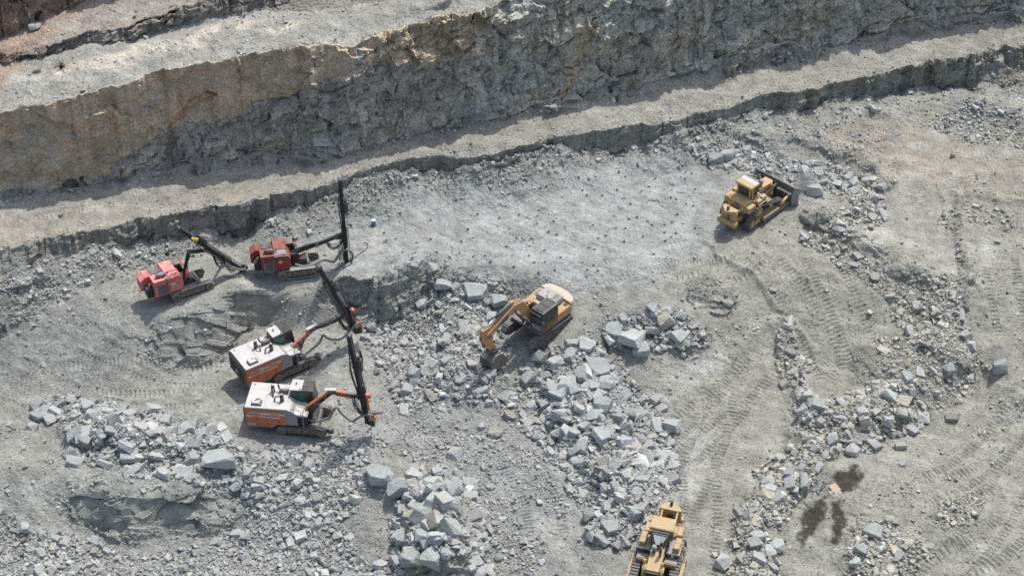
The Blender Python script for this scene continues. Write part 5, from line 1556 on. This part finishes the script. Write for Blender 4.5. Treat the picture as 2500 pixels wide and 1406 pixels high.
    pr = [(.5, 1.6), (.9, 1.4), (2.0, 3.0), (2.9, 3.55), (5.3, 2.88), (5.6, 3.0), (5.55, 3.25), (2.75, 4.2), (1.8, 4.0), (.6, 2.1)]
    bm_.prism(pr, -.22, .22, 'exyel', c=.02)
    for x, z in ((.7, 1.7), (5.4, 3.05), (2.6, 3.65)): bm_.cyl((x, -.3, z), (x, .3, z), .12, 'dgrey')
    boom = bm_.build('boom', t)
    st = B(); st.prism([(3.4, 3.45), (4.5, 3.18), (4.5, 3.45), (3.4, 3.80)], .222, .23, 'dgrey'); st.build('dark_stripe', boom)
    text_on(boom, 'brand_lettering', 'SANY', .36, (4.5, .232, 3.2), (math.pi / 2, R(16), math.pi), 'decal')
    cy = B(); a, e = Vector((2.9, 0, 4.45)), Vector((5.75, 0, 3.75)); m_ = a.lerp(e, .55)
    cy.cyl(a, m_, .12, 'dgrey', seg=14); cy.cyl(m_, e, .055, 'chrome', seg=10); cy.box(2.7, 3.0, -.12, .12, 4.1, 4.5, 'exyel'); cy.build('arm_cylinder', boom)
    for sy in (-.42, .42):
        cy = B(); a, e = Vector((1.0, sy, 1.35)), Vector((2.6, sy * .8, 3.65)); m_ = a.lerp(e, .6); cy.cyl(a, m_, .11, 'dgrey'); cy.cyl(m_, e, .055, 'chrome', seg=10); cy.build('boom_cylinder', boom)
    pp = B()
    for k in range(4):
        yy = -.12 + k * .08
        pp.tube([(.8, yy, 2.15), (1.8, yy, 4.15), (2.8, yy, 4.38), (4.2, yy, 3.85), (5.4, yy, 3.4)], .022, 'mudy' if k % 2 else 'exyel', 5, 1)
    hoses(pp, (.5, 0, 2.0), (1.4, 0, 3.4), 5, .03, -.5, .12); pp.build('boom_pipes', boom)
    ar = B(); ar.prism([(5.1, 3.0), (5.35, 3.75), (5.9, 3.75), (6.05, 2.9), (4.85, .95), (4.5, 1.05)], -.14, .14, 'exyel', c=.02)
    arm = ar.build('arm', t)
    cy = B(); a, e = Vector((6.05, 0, 3.2)), Vector((5.45, 0, 1.4)); m_ = a.lerp(e, .6); cy.cyl(a, m_, .10, 'dgrey'); cy.cyl(m_, e, .05, 'chrome', seg=8); cy.build('bucket_cylinder', arm)
    bx, bz = -1.35, .25
    lk = B()
    for yy in (-.24, .2): lk.beam((6.75 + bx, yy, 1.2 + bz), (6.2 + bx, yy, 1.25 + bz), .05, .16, 'dgrey', up=(0, 0, 1)); lk.beam((6.75 + bx, yy, 1.2 + bz), (6.45 + bx, yy, .75 + bz), .05, .16, 'dgrey', up=(1, 0, 0))
    lk.build('bucket_linkage', arm)
    bk = B(); sh = lambda L_: [(x + bx, z + bz) for x, z in L_]
    out_ = [(6.4, .85), (6.85, .55), (6.9, .05), (6.5, -.4), (5.9, -.55), (5.1, -.35)]
    inn = [(5.15, -.27), (5.9, -.45), (6.42, -.32), (6.78, .07), (6.74, .5), (6.3, .75)]
    bk.prism(sh(out_ + inn), -.55, .55, 'dgrey')
    for yy in (-.58, .55): bk.prism(sh([(6.4, .85), (6.85, .55), (6.9, .05), (6.5, -.4), (5.9, -.55), (5.1, -.35), (5.15, -.2), (5.7, .7), (6.0, .85)]), yy, yy + .03, 'mudy')
    bk.box(5.85 + bx, 6.35 + bx, -.3, .3, .75 + bz, 1.0 + bz, 'dgrey'); bucket = bk.build('bucket', t)
    for k in range(5):
        te = B(); yy = -.48 + k * .24; te.prism(sh([(5.2, -.4), (5.2, -.26), (4.8, -.22), (4.8, -.26)]), yy - .06, yy + .06, 'shoe'); te.build('bucket_tooth', bucket)
    return t


# ------------------------------------------------------------------ bulldozers
def bulldozer(loc, rz, label, tilt, front):
    t = root('bulldozer', loc, rz, label, 'bulldozer', 'yellow crawler bulldozers with rear rippers', tilt)
    t.scale = (1.0, .9, 1.0)
    prof = [(-2.25, .5), (-2.0, .12), (-1.5, .03), (1.6, .03), (2.05, .15), (2.25, .55), (1.95, .98), (1.3, 1.12), (-.35, 1.62), (-.75, 1.88), (-1.25, 1.86), (-1.55, 1.6)]
    for sy in (-1, 1):
        y0, y1 = (-1.62, -1.06) if sy < 0 else (1.06, 1.62)
        track(t, prof, y0, y1, .22, 'steel', .06, [(-1.03, 1.32, .46, 'drive_sprocket', 'yellow'), (-1.75, .5, .40, 'idler_wheel', 'yellow'), (1.75, .55, .42, 'idler_wheel', 'yellow')], (-1.2, 1.25, 6, .2, .13), .62, sy, frame_mat='yellow')
    c = B(); c.box(-2.0, 1.9, -.6, .6, .5, 1.25, 'mudy', c=.06); c.cyl((-1.03, -1.1, 1.32), (-1.03, 1.1, 1.32), .34, 'yellow', seg=18); c.box(-.4, .0, -1.1, 1.1, .5, .75, 'mudy')
    c.build('chassis', t)
    h = B(); h.prism([(-.1, 1.25), (2.0, 1.1), (2.08, 1.75), (1.95, 2.2), (-.1, 2.42)], -.46, .46, 'yellow', c=.04)
    for sy in (-1, 1): h.box(.25, 1.5, sy * .46 - .012, sy * .46 + .012, 1.35, 2.05, 'yellow'); h.box(.3, 1.4, sy * .475 - .012, sy * .475 + .012, 1.72, 2.0, 'grille')
    hood = h.build('engine_hood', t)
    g = B(); g.quad((2.03, -.4, 1.15), (2.03, .4, 1.15), (2.10, .4, 1.75), (2.10, -.4, 1.75), 'black', .03)
    for k in range(9): g.box(2.12, 2.14, -.38 + k * .09, -.36 + k * .09, 1.18, 1.95, 'dgrey')
    g.box(2.02, 2.11, -.42, .42, 1.78, 2.1, 'black'); g.build('radiator_grille', hood)
    e = B(); e.cyl((.75, .26, 2.3), (.75, .26, 3.25), .09, 'rust', seg=12); e.tube([(.75, .26, 3.2), (.75, .26, 3.38), (.68, .26, 3.5)], .075, 'black', 8); e.cyl((.75, .26, 2.6), (.75, .26, 3.1), .12, 'rust', seg=12); e.build('exhaust_stack', hood)
    a = B(); a.cyl((.55, -.22, 2.35), (.55, -.22, 2.68), .13, 'mudy' if front else 'yellow', seg=14); a.cyl((.55, -.22, 2.68), (.55, -.22, 2.78), .2, 'grey', seg=18); a.dome((.55, -.22, 2.78), .2, .16, 'grey'); a.build('air_precleaner', hood)
    # fenders, tanks and steps
    f = B()
    for sy in (-1, 1):
        f.box(-1.1, .15, sy * 1.02 - .5, sy * 1.02 + .5, 1.93, 2.02, 'grey' if front else 'yellow', c=.02)
        f.box(.15, .65, sy * .98 - .45, sy * .98 + .45, 1.55, 1.62, 'grey', c=.02); f.box(.58, .68, sy * .98 - .42, sy * .98 + .42, 1.35, 1.62, 'yellow')
        f.box(-.55, -.05, sy * 1.2 - .22, sy * 1.2 + .22, 2.02, 2.38, 'yellow', c=.04); f.box(-1.1, -.6, sy * 1.22 - .22, sy * 1.22 + .22, 2.02, 2.28, 'yellow', c=.04)
    f.build('fender', t)
    tk_ = B(); tk_.prism([(-2.15, 1.5), (-1.2, 1.5), (-1.2, 2.2), (-1.4, 2.35), (-1.85, 2.35), (-2.1, 2.15)], -.95, .95, 'yellow', c=.05); tk_.box(-2.12, -1.3, .95, 1.35, 1.75, 2.25, 'yellow', c=.05); tk_.box(-2.12, -1.3, -1.35, -.95, 1.6, 2.1, 'yellow', c=.05)
    tank = tk_.build('fuel_tank', t)
    em = B(); em.box(-2.17, -2.15, -.16, .16, 1.72, 2.04, 'ink'); em.box(-2.18, -2.17, -.11, -.03, 1.77, 1.99, 'decal'); em.box(-2.18, -2.17, .01, .1, 1.84, 1.99, 'decal'); em.box(-2.18, -2.17, .03, .08, 1.77, 1.84, 'decal'); em.build('emblem', tank)
    lb = B(); lb.box(-2.17, -2.15, -.75, -.5, 1.7, 1.95, 'decal'); lb.build('warning_label', tank)
    # cab with ROPS
    cb = B(); cb.prism([(-1.25, 1.95), (-.12, 1.95), (-.12, 2.5), (-.3, 3.28), (-1.3, 3.28), (-1.35, 2.3)], -.66, .66, 'dgrey', c=.03)
    for sy in (-1, 1): cb.box(-1.22, -1.02, sy * .72 - .07, sy * .72 + .07, 1.95, 3.3, 'yellow', c=.02)
    cb.box(-.85, -.1, -.7, .7, 1.95, 2.2, 'yellow', c=.02)
    cab = cb.build('operator_cab', t)
    cr = B(); cr.box(-1.5, -.42, -.86, .86, 3.28, 3.46, 'yellow', c=.05)
    if not front: cr.box(-.95, -.5, -.8, .8, 3.462, 3.475, 'white'); cr.box(-.42, .0, -.5, .5, 3.15, 3.3, 'dgrey', c=.03)
    cr.build('cab_roof', cab)
    w_ = B(); w_.quad((-1.36, .52, 2.45), (-1.36, -.52, 2.45), (-1.33, -.52, 3.18), (-1.33, .52, 3.18), 'glass', .02); w_.build('rear_window', cab)
    w_ = B(); w_.box(-1.39, -1.30, .55, .68, 2.35, 3.28, 'yellow'); w_.box(-1.39, -1.30, -.68, -.55, 2.35, 3.28, 'yellow'); w_.box(-1.39, -1.30, -.68, .68, 2.3, 2.42, 'yellow'); w_.build('rear_window_frame', cab)
    for sy in (-1, 1):
        w_ = B(); y_ = sy * .668
        q = [(-.95, y_, 2.3), (-.2, y_, 2.3), (-.36, y_, 3.15), (-.95, y_, 3.15)]
        w_.quad(*(q if sy < 0 else q[::-1]), 'glass', .018); w_.build('side_window', cab)
    w_ = B()
    if front:
        w_.quad((-.085, -.5, 2.5), (-.085, .5, 2.5), (-.25, .58, 3.2), (-.25, -.58, 3.2), 'dustglass', .02)
        w_.build('windscreen', cab)
        w_ = B(); w_.add([(-.42, -.62, 3.25), (-.42, .62, 3.25), (.28, .2, 2.78), (.28, -.2, 2.78), (-.42, -.62, 3.21), (-.42, .62, 3.21), (.28, .2, 2.74), (.28, -.2, 2.74)], [(0, 1, 2, 3), (7, 6, 5, 4), (0, 4, 5, 1), (1, 5, 6, 2), (2, 6, 7, 3), (3, 7, 4, 0)], 'dustglass'); w_.build('sloping_cab_front', cab)
        w_ = B(); w_.quad((.2, -.2, 2.1), (.2, .2, 2.1), (.27, .2, 2.73), (.27, -.2, 2.73), 'glass', .02)
        w_.add([(.2, -.2, 2.1), (.27, -.2, 2.73), (-.3, -.6, 3.2), (-.2, -.6, 2.1)], [(0, 1, 2, 3)], 'dgrey'); w_.add([(.2, .2, 2.1), (.27, .2, 2.73), (-.3, .6, 3.2), (-.2, .6, 2.1)], [(3, 2, 1, 0)], 'dgrey'); w_.build('cab_front', cab)
    else:
        w_.quad((-.105, -.5, 2.3), (-.105, .5, 2.3), (-.26, .5, 3.18), (-.26, -.5, 3.18), 'glass', .02); w_.build('windscreen', cab)
        bt = B(); bt.cyl((-.75, -1.0, 2.32), (-.75, -1.0, 2.72), .10, 'white', seg=12); bt.dome((-.75, -1.0, 2.72), .1, .08, 'white'); bt.build('fire_extinguisher', t)
    # push arms and tilt cylinders
    for sy in (-1, 1):
        pa = B(); pa.beam((-.6, sy * 1.78, .55), (2.85, sy * 1.78, .45), .24, .32, 'yellow' if front else 'mudy'); pa.cyl((-.6, sy * 1.62, .55), (-.6, sy * 1.95, .55), .2, 'mudy'); pa.cyl((1.4, sy * 1.76, .8), (2.2, sy * 1.76, 1.15), .11, 'yellow'); pa.cyl((2.2, sy * 1.76, 1.15), (2.9, sy * 1.74, 1.35), .06, 'chrome', seg=10); pa.build('push_arm', t)
        lc = B(); lc.cyl((1.75, sy * .62, 2.45), (2.15, sy * .62, 1.55), .10, 'yellow' if front else 'black'); lc.cyl((2.15, sy * .62, 1.55), (2.75, sy * .62, .8), .05, 'chrome', seg=8); lc.cyl((1.72, sy * .62, 2.2), (1.65, sy * .62, 2.75), .085, 'yellow' if front else 'black'); lc.box(1.45, 1.9, sy * .62 - .14, sy * .62 + .14, 1.9, 2.15, 'yellow'); lc.build('lift_cylinder', hood)
    bl_ = B()
    arcp = [(3.2 + .30 * (1 - math.cos(a)) if 0 else 3.05 - .22 * math.sin(math.pi * k / 8) + .10 * (k / 8) ** 2, .05 + k * .22) for k, a in enumerate([0] * 9)]
    back = [(x - .09, z) for x, z in arcp][::-1]
    bl_.prism(arcp + back, -1.85, 1.85, 'dgrey')
    for sy in (-1, 1):
        # winged ends curving forward
        a0 = [(x, sy * 1.84, z) for x, z in arcp]; a1 = [(x + .42, sy * 2.18, z - (.0 if z < 1.5 else .12)) for x, z in arcp]
        b0 = [(x - .09, sy * 1.86, z) for x, z in arcp]; b1 = [(x + .36, sy * 2.23, z - (.0 if z < 1.5 else .12)) for x, z in arcp]
        n_ = len(arcp); vs = a0 + a1 + b0 + b1; fs = []
        for k in range(n_ - 1): fs += [(k, k + 1, n_ + k + 1, n_ + k), (2 * n_ + k, 3 * n_ + k, 3 * n_ + k + 1, 2 * n_ + k + 1), (n_ + k, n_ + k + 1, 3 * n_ + k + 1, 3 * n_ + k)]
        fs += [(0, n_, 3 * n_, 2 * n_), (n_ - 1, 3 * n_ - 1 + 0, 4 * n_ - 1, 2 * n_ - 1)]
        bl_.add(vs, fs, 'grey')
    bl_.box(2.72, 2.95, -1.8, 1.8, .35, .6, 'mudy'); bl_.box(2.70, 2.9, -1.8, 1.8, 1.2, 1.35, 'mudy')
    for yy in (-1.2, -.62, 0, .62, 1.2): bl_.prism([(2.95, .3), (2.62, .5), (2.62, 1.2), (2.95, 1.45)], yy - .04, yy + .04, 'mudy')
    blade = bl_.build('blade', t)
    ce = B(); ce.box(3.02, 3.10, -1.85, 1.85, -.02, .12, 'shoe'); ce.build('cutting_edge', blade)
    for o_ in (blade,):
        o_.location = (-.3 if not front else 0, 0, 0); o_.scale = (1, 1.1, 1)
    # ripper
    rp = B(); rx = -.85 if front else -.05
    rp.X = Matrix.Translation((rx, 0, 0))
    for sy in (-.55, .55):
        rp.beam((-2.0 - rx, sy, .95), (-2.95, sy, .85), .14, .26, 'yellow'); rp.beam((-2.0 - rx, sy, 1.5), (-2.85, sy, 1.9), .12, .2, 'yellow'); 
    rp.box(-3.25, -2.85, -.95, .95, .72, 1.05, 'yellow', c=.04)
    rp.prism([(-2.95, -.72), (-2.65, -.72), (-2.65, .72), (-2.95, .72), (-3.45, 0)], 1.8, 2.02, 'yellow', axis='z')
    rp.box(-3.0, -2.78, -.8, .8, .95, 1.9, 'yellow', c=.03)
    ripper = rp.build('ripper', t)
    sh_ = B(); sh_.X = rp.X; sh_.prism([(-3.2, 2.35), (-3.02, 2.35), (-3.0, .3), (-2.7, -.05), (-2.85, -.08), (-3.2, .25)], -.09, .09, 'black' if front else 'mudy'); sh_.build('ripper_shank', ripper)
    for sy in (-.32, .32):
        rc = B(); rc.X = rp.X; rc.cyl((-2.05, sy, 1.65), (-2.5, sy, 1.3), .08, 'mudy'); rc.cyl((-2.5, sy, 1.3), (-2.9, sy, 1.0), .045, 'chrome', seg=8); rc.build('ripper_cylinder', ripper)
    hb = B(); hb.X = rp.X; hoses(hb, (-2.1, -.2, 1.5), (-2.85, -.1, 1.5), 5, .025, .35, .12); hoses(hb, (-2.1, .2, 1.5), (-2.85, .1, 1.5), 5, .025, .35, .12); hb.build('ripper_hoses', ripper)
    return t

s4, s5, s6 = SITE[4], SITE[5], SITE[6]
excavator((s4[0], s4[1], s4[2] + .2), R(228), 'yellow crawler excavator digging with its bucket in the rock pile')
bulldozer(s5[:3], R(46), 'yellow bulldozer at upper right pushing a boulder with its blade', (0, 0), False)
bulldozer(s6[:3], R(254), 'yellow bulldozer at the bottom edge seen from the front, dusty windscreen', (0, 0), True)
# ------------------------------------------------------------------ small things lying about
x, y, z = ground_at(911, 550)
b = B(); b.cyl((x, y, z - .05), (x, y, z + .42), .17, 'blue', seg=16); b.cyl((x, y, z + .42), (x, y, z + .46), .18, 'blue', seg=16)
o = b.build('plastic_drum'); tag(o, 'small blue plastic drum standing on the pale blasted floor', 'drum')
b = B(); b.cyl((x, y, z + .46), (x, y, z + .50), .19, 'white', seg=16); b.cyl((x, y, z + .5), (x, y, z + .53), .06, 'white', seg=8); b.build('lid', o)
# torn cardboard on the oil stain
x, y, z = ground_at(2038, 1192)
b = B(); b.X = Matrix.Translation((x, y, z + .06)) @ Matrix.Rotation(.5, 4, 'Z') @ Matrix.Rotation(.08, 4, 'X')
b.box(-.3, .28, -.32, .32, 0, .02, 'card'); b.X = b.X @ Matrix.Translation((-.1, -.45, -.02)) @ Matrix.Rotation(.25, 4, 'X'); b.box(-.16, .3, -.14, .16, 0, .02, 'card')
tag(b.build('cardboard_sheet'), 'torn flat brown cardboard lying on the dark oil stain', 'cardboard')
# pink marker on the bench
x, y, z = ground_at(848, 428)
b = B(); b.X = Matrix.Translation((x, y, z)) @ Matrix.Scale(.22, 4)
V_, F_ = hull_rock(900, 11, (1, .8, .7)); b.add([tuple(v) for v in V_ + np.array([0, 0, .3])], [tuple(f) for f in F_.tolist()], 'pink')
tag(b.build('marker_stone'), 'small stone sprayed bright pink on the haul bench edge', 'marker stone')
# hose lying on the blasted floor right of the upright mast
b = B(); pts = [ground_at(*p) for p in ((818, 662), (840, 645), (865, 630), (885, 617), (900, 604), (897, 596), (890, 594))]
b.tube([(p[0], p[1], p[2] + .06) for p in pts], .03, 'hose', 6, 2)
tag(b.build('ground_hose'), 'thin dark hose lying on the pale floor right of the dark red rig', 'hose')
# dry shrub on the upper bench
x, y, z = ground_at(150, 168)
b = B(); r_ = random.Random(4)
for k in range(70):
    a, e = r_.uniform(0, 6.28), r_.uniform(.35, 1.4); L_ = r_.uniform(.3, .75)
    q = Vector((math.cos(a) * math.cos(e), math.sin(a) * math.cos(e), math.sin(e))) * L_
    b.tube([(x, y, z), (x + q.x * .5, y + q.y * .5, z + q.z * .6), (x + q.x, y + q.y, z + q.z)], .012, 'twig', 3, 0)
tag(b.build('dry_shrub'), 'small dead brown shrub on the upper bench at upper left', 'shrub')

# dust thrown up where the blade meets the boulder
bpy.ops.mesh.primitive_ico_sphere_add(subdivisions=3, radius=1)
o = bpy.context.object; o.name = 'dust'
x, y, z = ground_at(1962, 462)
o.location = (x, y, z + .7); o.scale = (1.5, 1.2, 1.1)
m = bpy.data.materials.new('dust_cloud'); m.use_nodes = True; n = m.node_tree.nodes; l = m.node_tree.links
n.remove(n['Principled BSDF'])
v = n.new('ShaderNodeVolumePrincipled'); v.inputs['Color'].default_value = (.85, .86, .86, 1); v.inputs['Anisotropy'].default_value = .2
tc = n.new('ShaderNodeTexCoord'); ln = n.new('ShaderNodeVectorMath'); ln.operation = 'LENGTH'; l.new(tc.outputs['Object'], ln.inputs[0])
no = n.new('ShaderNodeTexNoise'); no.inputs['Scale'].default_value = 2.2; no.inputs['Detail'].default_value = 4; l.new(tc.outputs['Object'], no.inputs['Vector'])
a_ = n.new('ShaderNodeMath'); a_.operation = 'MULTIPLY_ADD'; l.new(no.outputs[0], a_.inputs[0]); a_.inputs[1].default_value = 1.6; a_.inputs[2].default_value = -.1
b_ = n.new('ShaderNodeMath'); b_.operation = 'SUBTRACT'; l.new(a_.outputs[0], b_.inputs[0]); l.new(ln.outputs['Value'], b_.inputs[1])
c_ = n.new('ShaderNodeMath'); c_.operation = 'MULTIPLY'; c_.use_clamp = False; l.new(b_.outputs[0], c_.inputs[0]); c_.inputs[1].default_value = 3.0
d_ = n.new('ShaderNodeMath'); d_.operation = 'MAXIMUM'; l.new(c_.outputs[0], d_.inputs[0]); d_.inputs[1].default_value = 0
l.new(d_.outputs[0], v.inputs['Density']); l.new(v.outputs[0], n['Material Output'].inputs['Volume'])
o.data.materials.append(m)
tag(o, 'pale dust cloud rising at the right end of the upper bulldozer blade', 'dust', kind='stuff')
